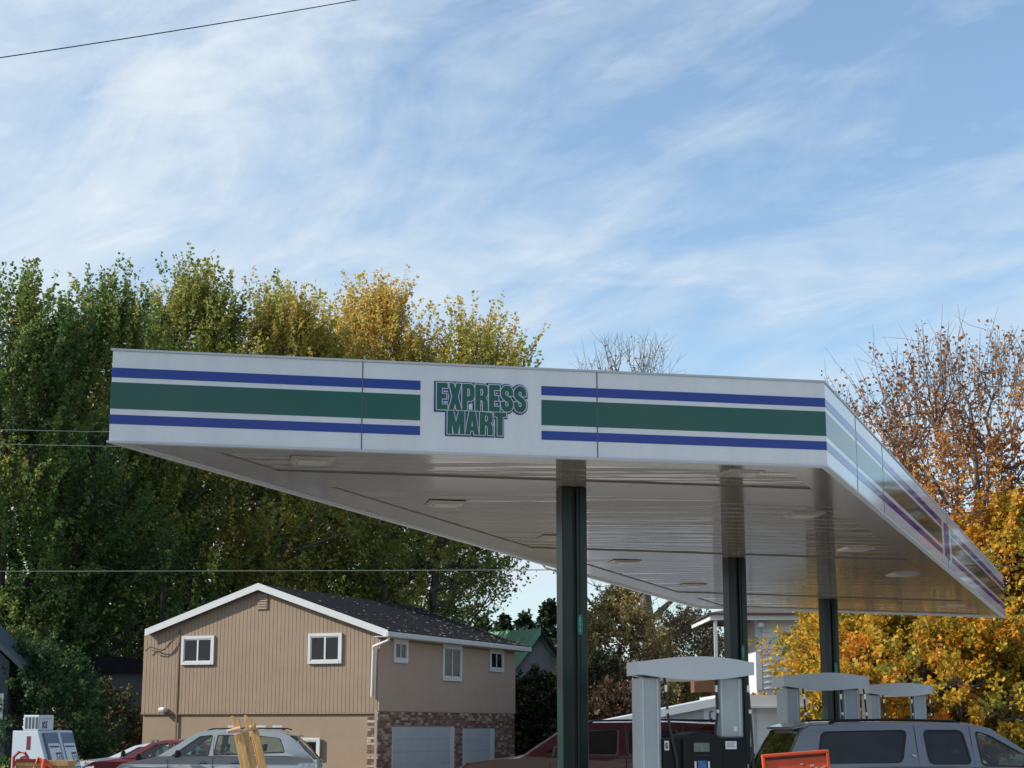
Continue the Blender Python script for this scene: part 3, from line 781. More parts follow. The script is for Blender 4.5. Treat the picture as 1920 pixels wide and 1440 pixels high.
# grey crossover facing left in front of the tan house
M_cross = paint('grey_silver_paint', (.33, .355, .365), .3, .4)
prof = [(.0,.5),(-.02,.90),(.02,1.0),(.40,1.40),(.62,1.55),(.85,1.63),(1.6,1.70),(2.6,1.69),(2.95,1.62),(3.85,1.10),(3.98,1.05),(4.75,.90),(4.98,.74),(5.04,.5)]
prof = [(x, z*1.06) for x, z in prof]
wins = [rounded([(.84,1.50),(1.45,1.57),(1.60,1.57),(1.62,1.13),(.70,1.16)], .06), rounded([(1.72,1.57),(2.42,1.58),(2.50,1.10),(1.72,1.12)], .05), rounded([(2.53,1.58),(2.86,1.55),(3.55,1.09),(2.60,1.09)], .05)]
wins = [[(x, z*1.06) for x, z in w] for w in wins]
gp = at(590, 1362, 43.6)
car('parked_crossover', 'grey crossover wagon facing left in front of the tan house, white glints modelled on the roof rack', 'car', (gp.x, 44.4, 0), R(180), 5.05, 1.95, 1.80, prof, wins, M_cross, 1.166, glass=G_clear,
    wheels=(1.02,-.98), glass_segs=(3, 4, 9), rails=(.75, 2.7, M_black), seams=((1.67,.5,1.67,1.62),(2.50,.5,2.50,1.62),(3.62,.5,3.62,1.06)), handles=((1.95,.98),(2.75,.98)), mirror_x=(3.35,1.14),
    head=[(4.55,.70),(4.93,.66),(4.93,.80),(4.6,.86)], rear_lamp=[(.03,.72),(.36,.74),(.36,.98),(.04,.98)], spoiler=(.42,.72,1.675), lamp_m=M_lamp)
xo = bpy.data.objects['parked_crossover']
for xr in (1.0, 1.42, 2.15):
    q = MB(); q.box(xr, xr+.24, -.66, -.58, 1.845, 1.90); q.build('rack_glint', M_label, xo, bevel=.01)  # white blocks at the crossbar ends stand in for glints on the rack
# red sedan further back
M_redc = paint('dark_red_paint', (.15, .012, .02), .25, .3)
prof = [(.0,.5),(-.02,.88),(.05,.98),(.55,1.05),(1.15,1.36),(1.6,1.44),(2.3,1.44),(2.7,1.36),(3.45,.98),(3.6,.94),(4.3,.84),(4.6,.70),(4.68,.5)]
wins = [rounded([(1.15,1.26),(1.62,1.36),(2.08,1.37),(2.06,.98),(1.06,1.0)], .05), rounded([(2.16,1.37),(2.55,1.33),(3.15,.97),(2.16,.97)], .05)]
sp_ = at(148, 1400, 49.5)
prof = [(x, z*1.035) for x, z in prof]; wins = [[(x, z*1.035) for x, z in w] for w in wins]
car('parked_sedan', 'dark red sedan between the ice freezer and the grey crossover', 'car', (sp_.x+4.7, 50.4, 0), R(180), 4.7, 1.8, 1.5, prof, wins, M_redc, 1.004, glass=G_clear, wheels=(.95,-.9), wr=.32, arch=.37,
    glass_segs=(4, 8), seams=((2.12,.4,2.12,1.4),(3.2,.4,3.2,.95)), handles=((1.5,.88),(2.35,.88)), mirror_x=(2.98,.96), head=[(4.25,.62),(4.58,.6),(4.5,.75),(4.25,.78)], rear_lamp=[(.03,.72),(.3,.74),(.3,.93),(.05,.93)])
M_wcar = paint('white_car_paint', (.62, .63, .64), .3, .0)
wp = at(140, 1400, 57)
prof2 = [(x, z*.885) for x, z in prof]; wins2 = [[(x, z*.885) for x, z in w] for w in wins]
car('parked_sedan', 'white car whose bonnet shows just left of the red sedan windshield', 'car', (wp.x+4.6, 57.9, 0), R(180), 4.7, 1.8, 1.33, prof2, wins2, M_wcar, .89, glass=G_clear, wheels=(.95,-.9), wr=.32, arch=.37,
    glass_segs=(4, 8), seams=((2.12,.4,2.12,1.38),), mirror_x=(2.98,.95), head=[(4.25,.62),(4.58,.6),(4.5,.75),(4.25,.78)], rear_lamp=[(.03,.72),(.3,.74),(.3,.93),(.05,.93)])

# ------------------------------------------------------------------ houses
M_tan = mat('tan_wood_siding', (.26, .19, .138), .8, var=.07, vs=1.2, bump=.2)
M_tan2 = mat('tan_stucco', (.26, .192, .14), .85, var=.08, vs=.9, bump=.3)
M_side = mat('taupe_siding', (.375, .275, .212), .8, var=.06, vs=1.0, bump=.15)
M_groove = mat('dark_tan_groove', (.245, .18, .132), .85)
M_roof = mat('charcoal_shingles', (.011, .012, .016), 1.0, var=.4, vs=18, bump=.5, bs=60, spec=.12)
M_gdoor = mat('blue_grey_garage_door', (.36, .39, .43), .55, var=.06, vs=1.5)
M_wglass = glass_mat('window_glass', (.3, .35, .35), .35, refl=.35)
M_curtain = mat('window_curtain', (.13, .13, .12), .9, var=.7, vs=5, stretch=(3,3,.6))
M_mortar = mat('mortar', (.26, .23, .20), .9)
M_gutter = mat('grey_gutter', (.42, .43, .44), .45)
def brick_mat():
    m = mat('varied_brick', (.22, .12, .085), .85, var=.2, vs=6)
    N, L = m.node_tree.nodes, m.node_tree.links
    at_ = N.new('ShaderNodeAttribute'); at_.attribute_name = 'tint'; r = N.new('ShaderNodeValToRGB')
    for p, c in ((.35, (.16,.085,.06)), (.65, (.24,.14,.10)), (.85, (.34,.25,.19))):
        e = r.color_ramp.elements.new(p); e.color = (*c, 1)
    r.color_ramp.elements[0].color = (.10, .06, .05, 1); r.color_ramp.elements[-1].color = (.42, .34, .28, 1)
    L.new(at_.outputs['Fac'], r.inputs[0]); L.new(r.outputs[0], N['Principled BSDF'].inputs['Base Color']); return m
M_brick = brick_mat()

class WallFrame:
    """A wall: origin p (world), horizontal dir d, outward normal n. Coordinates (u, z, out)."""
    def __init__(s, p, d, n): s.p, s.d, s.n = Vector((p.x, p.y, 0)), d.normalized(), n.normalized()
    def uz(s, px, py):
        q = onplane(px, py, s.p, s.n); return (q-s.p).dot(s.d), q.z
    def pt(s, u, z, o=0): return s.p+s.d*u+s.n*o+Vector((0,0,z))
def wbox(q, fr, u0, u1, z0, z1, o0, o1, m=0):
    P = fr.pt; q.hexa([P(u0,z0,o1), P(u1,z0,o1), P(u1,z0,o0), P(u0,z0,o0), P(u0,z1,o1), P(u1,z1,o1), P(u1,z1,o0), P(u0,z1,o0)], m)
def wwindow(fr, px0, py0, px1, py1, parent, fw=.11, mull=True, pane_backing=.0, frame_m=None, glassm=None, horiz=False, name='window', off=None):
    off = .03 if off is None else off
    fr = WallFrame(fr.p+fr.n*off, fr.d, fr.n)
    u0, z1 = fr.uz(px0, py0); u1, z0 = fr.uz(px1, py1); u0, u1 = min(u0, u1), max(u0, u1)
    q = MB(); wbox(q, fr, u0, u0+fw, z0, z1, -.02, .06); wbox(q, fr, u1-fw, u1, z0, z1, -.02, .06)
    wbox(q, fr, u0+fw, u1-fw, z1-fw, z1, -.02, .055); wbox(q, fr, u0+fw, u1-fw, z0, z0+fw, -.02, .07)
    w = q.build(name, frame_m or M_trim, parent)
    q = MB(); a, b, c, d = u0+fw, u1-fw, z0+fw, z1-fw; e = .045
    wbox(q, fr, a, a+e, c, d, -.01, .035); wbox(q, fr, b-e, b, c, d, -.01, .035); wbox(q, fr, a+e, b-e, d-e, d, -.01, .033); wbox(q, fr, a+e, b-e, c, c+e, -.01, .033)
    if mull: wbox(q, fr, (a+b)/2-.035, (a+b)/2+.035, c+e, d-e, -.01, .036)
    if horiz: wbox(q, fr, a+e, b-e, (c+d)/2-.03, (c+d)/2+.03, -.01, .034)
    q.build('sash', M_trim, w)
    q = MB(); wbox(q, fr, a+.01, b-.01, c+.01, d-.01, -.005, .006); q.build('pane_backing', M_curtain if pane_backing else M_int, w)  # where no cloth hangs, a dark sheet replaces the unlit room
    if mull:
        for aa, bb in ((a+e, (a+b)/2-.035), ((a+b)/2+.035, b-e)):
            q = MB(); wbox(q, fr, aa, bb, c+e, d-e, .012, .018); q.build('pane', glassm or M_wglass, w)
    else:
        q = MB(); wbox(q, fr, a+e, b-e, c+e, d-e, .012, .018); q.build('pane', glassm or M_wglass, w)
    return w
def gable_roof(parent, fr, w, depth, ze_l, ze_r, zp, up_, m_, over=.45, over_l=-.20, front=.45, th=.14, back=.6):
    """fr: front wall frame with u from left 0 to w. Two sloping slabs; returns slopes"""
    din = -fr.n
    def P(u, z, o): return fr.pt(u, z, o)
    sl, sr = (zp-ze_l)/up_, (zp-ze_r)/(w-up_)
    res = []
    for (ua, za, ub, zb) in ((-over_l, ze_l-over_l*sl, up_, zp), (up_, zp, w+over, ze_r-over*sr)):
        q = MB()
        q.hexa([P(ua,za,front), P(ub,zb,front), P(ub,zb,-depth-back), P(ua,za,-depth-back), P(ua,za+th,front), P(ub,zb+th,front), P(ub,zb+th,-depth-back), P(ua,za+th,-depth-back)])
        res.append(q.build('roof', m_, parent))
        q = MB()
        q.hexa([P(ua,za-.10,front+.035), P(ub,zb-.10,front+.035), P(ub,zb-.10,front+.003), P(ua,za-.10,front+.003), P(ua,za+th+.02,front+.035), P(ub,zb+th+.02,front+.035), P(ub,zb+th+.02,front+.003), P(ua,za+th+.02,front+.003)])
        q.build('rake_board', M_trim, parent)
    return res

# --- tan two storey house
A = at(708, 1333, 63.6)
dr = Vector((-.925, .38, 0)).normalized(); dv = Vector((.38, .925, 0)).normalized()
HWID, HDEP = 10.25, 13.2
F = WallFrame(A+dr*HWID, -dr, -dv)         # front wall, u=0 left corner
S = WallFrame(A, dv, -dr)                  # right side wall
tan = thing('tan_house', 'tan two storey house with white trimmed gable, dark roof, brick garage level', 'house', (0,0,0))
zb = F.uz(708, 1333)[1]; up_, zp = F.uz(485, 1122); zp = at(485, 1096, 65.0).z-.16
zl = F.uz(276, 1189)[1]-.05; ze_ = S.uz(738, 1194)[1]+.02; zr = ze_+.5*(zp-ze_)/(HWID-up_+.5)
up_ += .12; zp += .08
# wall bodies
q = MB(); Pf = lambda u, z, o: F.pt(u, z, o)
ring = [(0, zb), (HWID, zb), (HWID, zr), (up_, zp-.05), (0, zl)]
q.prism(ring, Pf, -HDEP, 0); q.build('upper_wall', M_groove, tan)
q = MB(); wbox(q, F, .06, HWID-.06, 0, zb, -HDEP+.05, -.05); q.build('lower_wall', M_tan2, tan)
# vertical board siding strips on the gable front
q = MB(); n = int(HWID/.165)
for i in range(n):
    u0, u1 = i*HWID/n+.009, (i+1)*HWID/n-.009
    def zt(u): return zl+(zp-zl)*u/up_ if u < up_ else zp+(zr-zp)*(u-up_)/(HWID-up_)
    a, b = F.pt, (.0, .022)
    q.hexa([F.pt(u0,zb-.06,.009), F.pt(u1,zb-.06,.009), F.pt(u1,zb-.06,0), F.pt(u0,zb-.06,0), F.pt(u0,zt(u0)-.07,.009), F.pt(u1,zt(u1)-.07,.009), F.pt(u1,zt(u1)-.07,0), F.pt(u0,zt(u0)-.07,0)])
q.build('siding', M_tan, tan, stuff=True)
q = MB(); wbox(q, F, 0, HWID, zb-.10, zb-.065, -.02, .03); q.build('belt_trim', M_groove, tan)
for px in (333,):
    u, _ = F.uz(px, 1300); q = MB(); wbox(q, F, u-.03, u+.03, .0, zl+.2, .0, .045); q.build('service_pipe', mat('brown_pipe', (.16,.09,.06), .7), tan)
q = MB(); u, z = F.uz(310, 1331); wbox(q, F, u-.16, u+.16, z-.10, z+.10, .02, .30); q.build('wall_lamp', M_trim, tan, bevel=.08)
# gable vent
u0, z1 = F.uz(484, 1115); u1, z0 = F.uz(503, 1143); q = MB(); wbox(q, F, u0, u1, z0, z1, .02, .05); vt = q.build('gable_vent', mat('vent_brown', (.17,.125,.10), .8), tan)
q = MB()
for k in range(6): z = z0+(z1-z0)*(k+.5)/6; wbox(q, F, u0+.04, u1-.04, z-.02, z+.025, .05, .07)
q.build('louvre', M_side, vt)
wwindow(F, 342, 1193, 401, 1246, tan, pane_backing=1); wwindow(F, 579, 1188, 641, 1244, tan, pane_backing=1)
wwindow(F, 563, 1383, 600, 1421, tan, mull=False)
# side wall upper skin
q = MB(); wbox(q, S, 0, HDEP, S.uz(800, 1335)[1], S.uz(712, 1200)[1]+.02, .0, .05); q.build('side_wall', M_side, tan)
zs = S.uz(710, 1333)[1]
for a_ in ((737, 1197, 763, 1244, 0), (829, 1206, 864, 1278, 1), (917, 1216, 943, 1261, 0)):
    wwindow(S, *a_[:4], tan, fw=.15, pane_backing=a_[4], off=.055)
for o_ in tan.children:
    pass
# brick lower side wall
q = MB(); wbox(q, S, -.04, HDEP, 0, zs-.0, -.1, .0); q.build('mortar_wall', M_mortar, tan)
doors = []
for a, b, t in ((735, 850, 1363), (868, 925, 1366)):
    u0, z1 = S.uz(a, t); u1, _ = S.uz(b, t); doors.append((u0, u1, z1))
bv, bf, bt_ = [], [], []
def bricks(fr, U0, U1, z1, openings, bl=.30, bh=.10, jt=.015, o1=.03):
    k = 0; z = .02; rr = random.Random(3)
    while z < z1-.02:
        u = U0-(bl/2 if k % 2 else 0)
        while u < U1:
            a, b = max(U0, u+jt/2), min(U1, u+bl-jt/2); zt_ = min(z+bh-jt, z1)
            if b-a > .04 and not any(a < d1 and b > d0 and z < dz for d0, d1, dz in openings):
                o = o1+rr.uniform(-.006, .006); s = len(bv)
                P = fr.pt
                bv.extend(tuple(p) for p in (P(a,z,o),P(b,z,o),P(b,zt_,o),P(a,zt_,o),P(a,z,0),P(b,z,0),P(b,zt_,0),P(a,zt_,0)))
                for fc in ((0,1,2,3),(0,4,5,1),(1,5,6,2),(2,6,7,3),(3,7,4,0)): bf.append(tuple(s+i for i in fc))
                bt_.extend([rr.random()]*8)
            u += bl
        z += bh; k += 1
bricks(S, -.04, HDEP, zs-.02, doors)
bricks(WallFrame(F.pt(HWID-.42, 0, -.05), -dr, -dv), 0, .40, zs-.10, [])
me = bpy.data.meshes.new('brickwork'); me.from_pydata(bv, [], bf); me.materials.append(M_brick)
a_ = me.attributes.new('tint', 'FLOAT', 'POINT'); a_.data.foreach_set('value', bt_)
o = bpy.data.objects.new('brickwork', me); COL.objects.link(o); o.parent = tan; o['kind'] = 'stuff'
for u0, u1, z1 in doors:
    q = MB(); wbox(q, S, u0, u1, 0, z1, -.02, -.01+.012); dd = q.build('garage_door', M_gdoor, tan)
    n = 4
    for k in range(n):
        q = MB(); wbox(q, S, u0+.02, u1-.42, k*z1/n+.012, (k+1)*z1/n-.012, .0, .018); q.build('door_panel', M_gdoor, dd)
    q = MB(); wbox(q, S, u1-.40, u1, 0, z1, -.02, .05); q.build('jamb', M_trim, dd)
    q = MB(); wbox(q, S, u0-.05, u0, 0, z1, -.02, .05); q.build('jamb', M_trim, dd)
# roof
gable_roof(tan, F, HWID, HDEP, zl, zr, zp, up_, M_roof, over=.5, front=.25, back=.5)
# gutter, downspout, soffit on the right side
sr = (zp-zr)/(HWID-up_); ze = zr-.5*sr
q = MB(); wbox(q, S, -.45, HDEP+.5, ze-.10, ze+.10, .50, .64); q.build('gutter', M_gutter, tan, bevel=.03)
q = MB(); wbox(q, S, -.40, HDEP+.45, ze-.09, ze-.06, .0, .50); q.build('eave_soffit', M_trim, tan)
q = MB()
P = S.pt
b_ = Vector((0,0,0))
u_d, z_d = F.uz(699, 1306)
pA = P(-.30, ze-.05, .56); pB = F.pt(F.uz(703, 1212)[0], F.uz(703, 1214)[1], .12); pC = F.pt(F.uz(700, 1306)[0], z_d, .12)
q.tube([pA+Vector((0,0,.02)), pA-Vector((0,0,.16)), pB+Vector((0,0,.03)), pB-Vector((0,0,.15)), pC], .055, 8); q.build('downspout', M_trim, tan, smooth=60)
q = MB(); vp = at(303, 1160, 72); q.tube([(vp.x, 72, 4.5), (vp.x, 72, at(303, 1100, 72).z)], .09, 10); q.tube([(vp.x, 72, at(303,1104,72).z), (vp.x, 72, at(303, 1098, 72).z)], .13, 10); q.build('vent_pipe', M_black, tan)
# service drop hardware
q = MB(); pts = [F.pt(*F.uz(x, y), .15) for x, y in ((277,1221),(286,1213),(300,1218),(312,1219),(325,1203),(333,1199))]; q.tube(pts, .02, 6); pts = [F.pt(*F.uz(x, y), .17) for x, y in ((290,1220),(305,1222),(318,1214),(330,1200))]; q.tube(pts, .02, 6); q.build('service_cable', M_rubber, tan)
# fallen leaves lying on the roof
Mleaf_fallen = leaf_mat('fallen_leaves', [(0, (.12,.095,.05)), (1, (.33,.30,.22))], .1)
rr = random.Random(5); vv, ff, tt = [], [], []
for k in range(480):
    t = 1-rr.random()**3.0; o_ = -(HDEP+.4)*t; uu = up_+(HWID+.45-up_)*(1-rr.random()**(1.2+.8*t)); 
    z = zp+.145-(uu-up_)*sr; s = rr.uniform(.025, .07); a = rr.random()*6.28
    c, si = math.cos(a)*s, math.sin(a)*s; b0 = len(vv)
    for dx, dy in ((c, si), (-si, c), (-c, -si), (si, -c)):
        vv.append(tuple(F.pt(uu+dx, z-dx*sr+rr.uniform(.005, .04), o_+dy*1.5)))
    ff.append((b0, b0+1, b0+2, b0+3)); tt += [rr.random()]*4
me = bpy.data.meshes.new('fallen_leaves'); me.from_pydata(vv, [], ff); me.materials.append(Mleaf_fallen)
a_ = me.attributes.new('tint', 'FLOAT', 'POINT'); a_.data.foreach_set('value', tt)
o = bpy.data.objects.new('fallen_leaves', me); COL.objects.link(o); o['kind'] = 'stuff'; tag(o, 'scattered pale fallen leaves lying on the dark roof of the tan house', 'leaves')

# --- grey house with green metal roof, farther back
M_grey = mat('grey_siding', (.26, .25, .26), .8, var=.06, vs=1, bump=.15)
M_groof = mat('green_metal_roof', (.17, .38, .25), .4, .0, var=.08, vs=1.2)
gh = thing('green_roof_house', 'grey house with green ribbed metal roof behind the tan house', 'house')
Yg = 92.
pk = at(1002, 1180, Yg); le = at(958, 1241, Yg); re_ = at(1045, 1236, Yg)
# gable end faces the camera slightly to the right; ridge runs to the back-left
gd = Vector((1, .12, 0)).normalized(); gb = Vector((-.62, .78, 0)).normalized()
GF = WallFrame(Vector((pk.x, Yg, 0)), gd, Vector((gd.y, -gd.x, 0)))
slope = (pk.z-le.z)/abs(pk.x-le.x); hwid = 2.9; LEN = 9.0
def gpt(u, z, b): return GF.pt(u, z, 0)+gb*b
ezz = pk.z-hwid*slope
q = MB(); q.prism([(-hwid, 0), (hwid, 0), (hwid, ezz), (0, pk.z-.2), (-hwid, ezz)], gpt, .0, LEN); q.build('wall', M_grey, gh)
for sgn in (-1, 1):
    npan = 18
    for k in range(npan):
        b0, b1 = -.5+(LEN+.9)*k/npan, -.5+(LEN+.9)*(k+1)/npan
        q = MB(); e = 3.3*sgn; ze_ = pk.z-3.3*slope
        q.hexa([gpt(0, pk.z-.05, b0), gpt(e, ze_-.05, b0), gpt(e, ze_-.05, b1), gpt(0, pk.z-.05, b1), gpt(0, pk.z+.02, b0), gpt(e, ze_+.02, b0), gpt(e, ze_+.02, b1), gpt(0, pk.z+.02, b1)])
        q.hexa([gpt(0, pk.z+.02, b0), gpt(e, ze_+.02, b0), gpt(e, ze_+.02, b0+.10), gpt(0, pk.z+.02, b0+.10), gpt(0, pk.z+.10, b0+.02), gpt(e, ze_+.10, b0+.02), gpt(e, ze_+.10, b0+.08), gpt(0, pk.z+.10, b0+.08)])
        q.build('metal_panel', M_groof, gh)
    q = MB(); q.hexa([gpt(0, pk.z-.28, -.55), gpt(3.3*sgn, pk.z-3.3*slope-.28, -.55), gpt(3.3*sgn, pk.z-3.3*slope-.28, -.5), gpt(0, pk.z-.28, -.5), gpt(0, pk.z+.03, -.55), gpt(3.3*sgn, pk.z-3.3*slope+.03, -.55), gpt(3.3*sgn, pk.z-3.3*slope+.03, -.5), gpt(0, pk.z+.03, -.5)])
    q.build('rake_board', M_black if sgn > 0 else M_groof, gh)
wwindow(GF, 968, 1270, 981, 1292, gh, fw=.08, mull=False)
q = MB(); lp_ = GF.pt(*GF.uz(998, 1262), .12); q.cyl(lp_, .12, .25, 10); q.build('wall_lamp', M_trim, gh)

# --- white house on the right with porch
M_clap = mat('white_clapboard', (.62, .64, .67), .6, var=.04, vs=1)
wh = thing('white_house', 'white clapboard house with a tall porch post, partly behind the orange maple', 'house')
Yw = 66.
WF = WallFrame(at(1418, 1240, Yw), Vector((1,.02,0)), Vector((.02,-1,0)))
u0, zt_ = WF.uz(1418, 1186); _, zb_ = WF.uz(1418, 1292)
WL = 6.3
q = MB(); wbox(q, WF, 0, WL, 2.9, zt_+.6, -5, -.0); q.build('wall', M_clap, wh)
q = MB(); wbox(q, WF, .1, WL, 0, 2.9, -5, -.3); q.build('ground_floor_wall', M_clap, wh)
n = int((zt_+.55-zb_)/.215)
for k in range(n+1):
    z = zb_+k*.215; q = MB(); P = WF.pt
    q.hexa([P(.22,z,.06), P(WL,z,.06), P(WL,z,0), P(.22,z,0), P(.22,z+.21,.008), P(WL,z+.21,.008), P(WL,z+.21,0), P(.22,z+.21,0)])
    q.build('clapboard', M_clap, wh)
q = MB(); wbox(q, WF, -.02, .20, zb_-.05, zt_+.6, -.05, .06); q.build('corner_board', M_trim, wh)
_, pz1 = WF.uz(1400, 1155); _, pz0 = WF.uz(1400, 1164)
up0, _ = WF.uz(1328, 1160)
q = MB(); wbox(q, WF, up0, WL+.3, pz0, pz1, .42, .5); wbox(q, WF, up0, up0+.08, pz0, pz1, -5.2, .415); q.build('porch_fascia', M_clap, wh)
q = MB(); wbox(q, WF, up0+.09, WL+.2, pz0+.06, pz1-.01, -5.1, .41); q.build('porch_ceiling', mat('porch_shadow_brown', (.06,.045,.04), .8), wh)  # ceiling coloured dark brown to carry the shadow under the porch
M_brown = mat('brown_shingle', (.07, .05, .045), .9, var=.3, vs=8)
q = MB(); q.hexa([WF.pt(up0-.1,pz1+.003,.65), WF.pt(WL+.4,pz1+.003,.65), WF.pt(WL+.4,pz1+.003,-5.3), WF.pt(up0-.1,pz1+.003,-5.3), WF.pt(up0-.1,pz1+.08,.65), WF.pt(WL+.4,pz1+.08,.65), WF.pt(WL-1,pz1+.4,-2.5), WF.pt(up0+1,pz1+.4,-2.5)]); q.build('roof', M_brown, wh)
upo, _ = WF.uz(1339, 1200); q = MB(); wbox(q, WF, upo-.05, upo+.07, 0, pz0, .30, .42); q.build('porch_post', M_trim, wh)
q = MB(); wbox(q, WF, -.35, -.02, 2.9, pz0, -4.8, -2.5); q.build('porch_back_wall', M_grey, wh)
# brown deck
u1, z1 = WF.uz(1304, 1275); u2, z2 = WF.uz(1340, 1310)
q = MB(); wbox(q, WF, u1, u2+.6, z2+.25, z1, -1.5, -.4); wbox(q, WF, u1+.35, u1+.5, 0, z2+.25, -1., -.9); wbox(q, WF, u2-.2, u2, 0, z2+.25, -1., -.9); q.build('wooden_deck', mat('brown_deck_wood', (.15,.07,.035), .8, var=.2, vs=6), wh)
q = MB(); c = WF.pt(*WF.uz(1425, 1177), .35)
for i in range(1): q.tube([c+Vector((0,0,.20)), c+Vector((0,0,.17)), c+Vector((0,0,.08)), c+Vector((0,0,.0)), c-Vector((0,0,.05))], [.04,.10,.17,.15,.05], 14)
q.build('globe_lamp', M_trim, wh, smooth=60)
# windows far right part
wwindow(WF, 1600, 1195, 1640, 1260, wh, fw=.1)

# --- white garage, low roof, in front of the white house
ga = thing('white_garage', 'low white garage with sloping roof edge and grey panel behind the front pump', 'garage')
Yq = 56.
KF = WallFrame(at(1110, 1350, Yq), Vector((1,0,0)), Vector((0,-1,0)))
def k_(px, py): return KF.uz(px, py)
peak = k_(1345, 1308); l0 = k_(1105, 1362); r0 = k_(1400, 1303)
q = MB(); q.prism([(l0[0],0), (peak[0],0), (peak[0], peak[1]-.12), (l0[0], l0[1]-.1)], KF.pt, -6, 0); q.build('end_wall', M_clap, ga)
q = MB(); q.prism([(l0[0]-.3, l0[1]-.20), (peak[0]+.02, peak[1]-.26), (peak[0]+.02, peak[1]), (l0[0]-.3, l0[1]+.03)], KF.pt, -6.2, .25); q.build('roof', M_trim, ga)
a, b = k_(1246, 1334), k_(1319, 1323)
q = MB(); q.prism([(a[0], k_(1246,1350)[1]), (b[0], k_(1319,1350)[1]), (b[0], b[1]), (a[0], a[1])], KF.pt, .0, .03); q.build('grey_panel', mat('pale_grey_panel', (.33,.34,.35), .7), ga)
g2 = k_(1480, 1306)
q = MB(); wbox(q, KF, peak[0]+.03, g2[0]+.8, 0, r0[1]-.28, -5.5, -.4); q.build('side_wall', M_clap, ga)
for k in range(9):
    q = MB(); wbox(q, KF, peak[0]+.05, g2[0]+.78, .02+k*.255, .26+k*.255, -.4, -.375); q.build('clapboard', M_clap, ga)
q = MB(); wbox(q, KF, peak[0]+.03, g2[0]+1.0, k_(1430,1324)[1], k_(1430,1303)[1], -5.6, .0); q.build('fascia', M_trim, ga)
q = MB(); wbox(q, KF, peak[0]+.03, g2[0]+.9, k_(1430,1327.5)[1], k_(1430,1324)[1]-.003, -.4, .06); q.build('eave', M_gutter, ga)
q = MB(); uu = k_(1419, 1360)[0]; wbox(q, KF, uu-.03, uu+.03, 0, k_(1419,1327)[1], -.38, -.34); q.build('corner_trim', M_gutter, ga)
q = MB(); p0 = KF.pt(*k_(1331, 1348), .05); q.tube([p0, p0+Vector((0,0,.22)), p0+Vector((.1,0,.24))], .02, 6); q.tube([p0+Vector((-.02,0,0)), p0+Vector((.08,0,0))], .02, 6); q.build('wall_bracket', M_black, ga)

# --- dark houses on the left
M_dk = mat('dark_blue_grey_siding', (.050, .062, .072), .8, var=.15, vs=1)
M_dkroof = mat('blue_grey_roof', (.035, .055, .07), .8, var=.2, vs=4)
dh = thing('dark_house', 'dark blue grey house with sloping roof at the left edge', 'house')
DF = WallFrame(at(-60, 1300, 58), Vector((1,0,0)), Vector((0,-1,0)))
e1 = DF.uz(45, 1252); e0 = DF.uz(-60, 1150)
q = MB(); q.prism([(-4, 0), (e1[0]-.5, 0), (e1[0]-.5, e1[1]+.2), (e0[0], e0[1]-.2), (-4, e1[1]-.5)], DF.pt, -2, 0); q.build('wall', M_dk, dh)
q = MB(); q.prism([(e1[0], e1[1]-.05), (e1[0], e1[1]+.12), (e0[0], e0[1]+.15), (e0[0], e0[1]-.1)], DF.pt, -2.3, .4); q.build('roof', M_dkroof, dh)
q = MB(); q.prism([(-4.3, e1[1]-.6), (-4.3, e1[1]-.45), (e0[0]-.01, e0[1]+.15), (e0[0]-.01, e0[1]-.1)], DF.pt, -2.3, .4); q.build('roof', M_dkroof, dh)
wwindow(DF, -30, 1300, 5, 1350, dh, fw=.08)
d2 = thing('shadowed_house', 'dark grey house half hidden by the trees left of the tan house', 'house')
EF = WallFrame(at(130, 1300, 74), Vector((1,0,0)), Vector((0,-1,0)))
a, b = EF.uz(140, 1280), EF.uz(272, 1240)
q = MB(); wbox(q, EF, 0, b[0]+.3, 0, EF.uz(200,1262)[1], -7, 0); q.build('wall', M_dk, d2)
q = MB(); q.prism([(-.4, EF.uz(200,1262)[1]), (b[0]+.6, EF.uz(200,1262)[1]), (b[0]-.8, EF.uz(200,1232)[1]), (1.2, EF.uz(200,1232)[1])], EF.pt, -7.3, .3); q.build('roof', M_roof, d2)
M_thin = mat('grey_window_trim', (.16, .17, .18), .6)
wwindow(EF, 216, 1360, 234, 1380, d2, fw=.05, mull=False, frame_m=M_thin); wwindow(EF, 251, 1333, 266, 1358, d2, fw=.05, mull=False, frame_m=M_thin); wwindow(EF, 250, 1362, 266, 1385, d2, fw=.05, mull=False, frame_m=M_thin)
wwindow(EF, 145, 1317, 166, 1335, d2, fw=.05, mull=False, frame_m=M_trim)

# ------------------------------------------------------------------ ice freezer, crate, sign board, timber stand
M_fz = mat('freezer_white', (.48, .55, .62), .35, var=.04, vs=2)
M_fzdoor = mat('freezer_blue_door', (.095, .135, .20), .4, var=.08, vs=3)
M_icered = mat('dark_red_letter', (.16, .01, .02), .5)
M_iceblue = mat('dark_blue_letter', (.02, .03, .10), .5)
fr_ = at(56, 1400, 33.5)
fz = thing('ice_freezer', 'white ice freezer with slanted blue doors and ICE sign on top', 'ice freezer', (fr_.x, 33.5, 0), R(76))
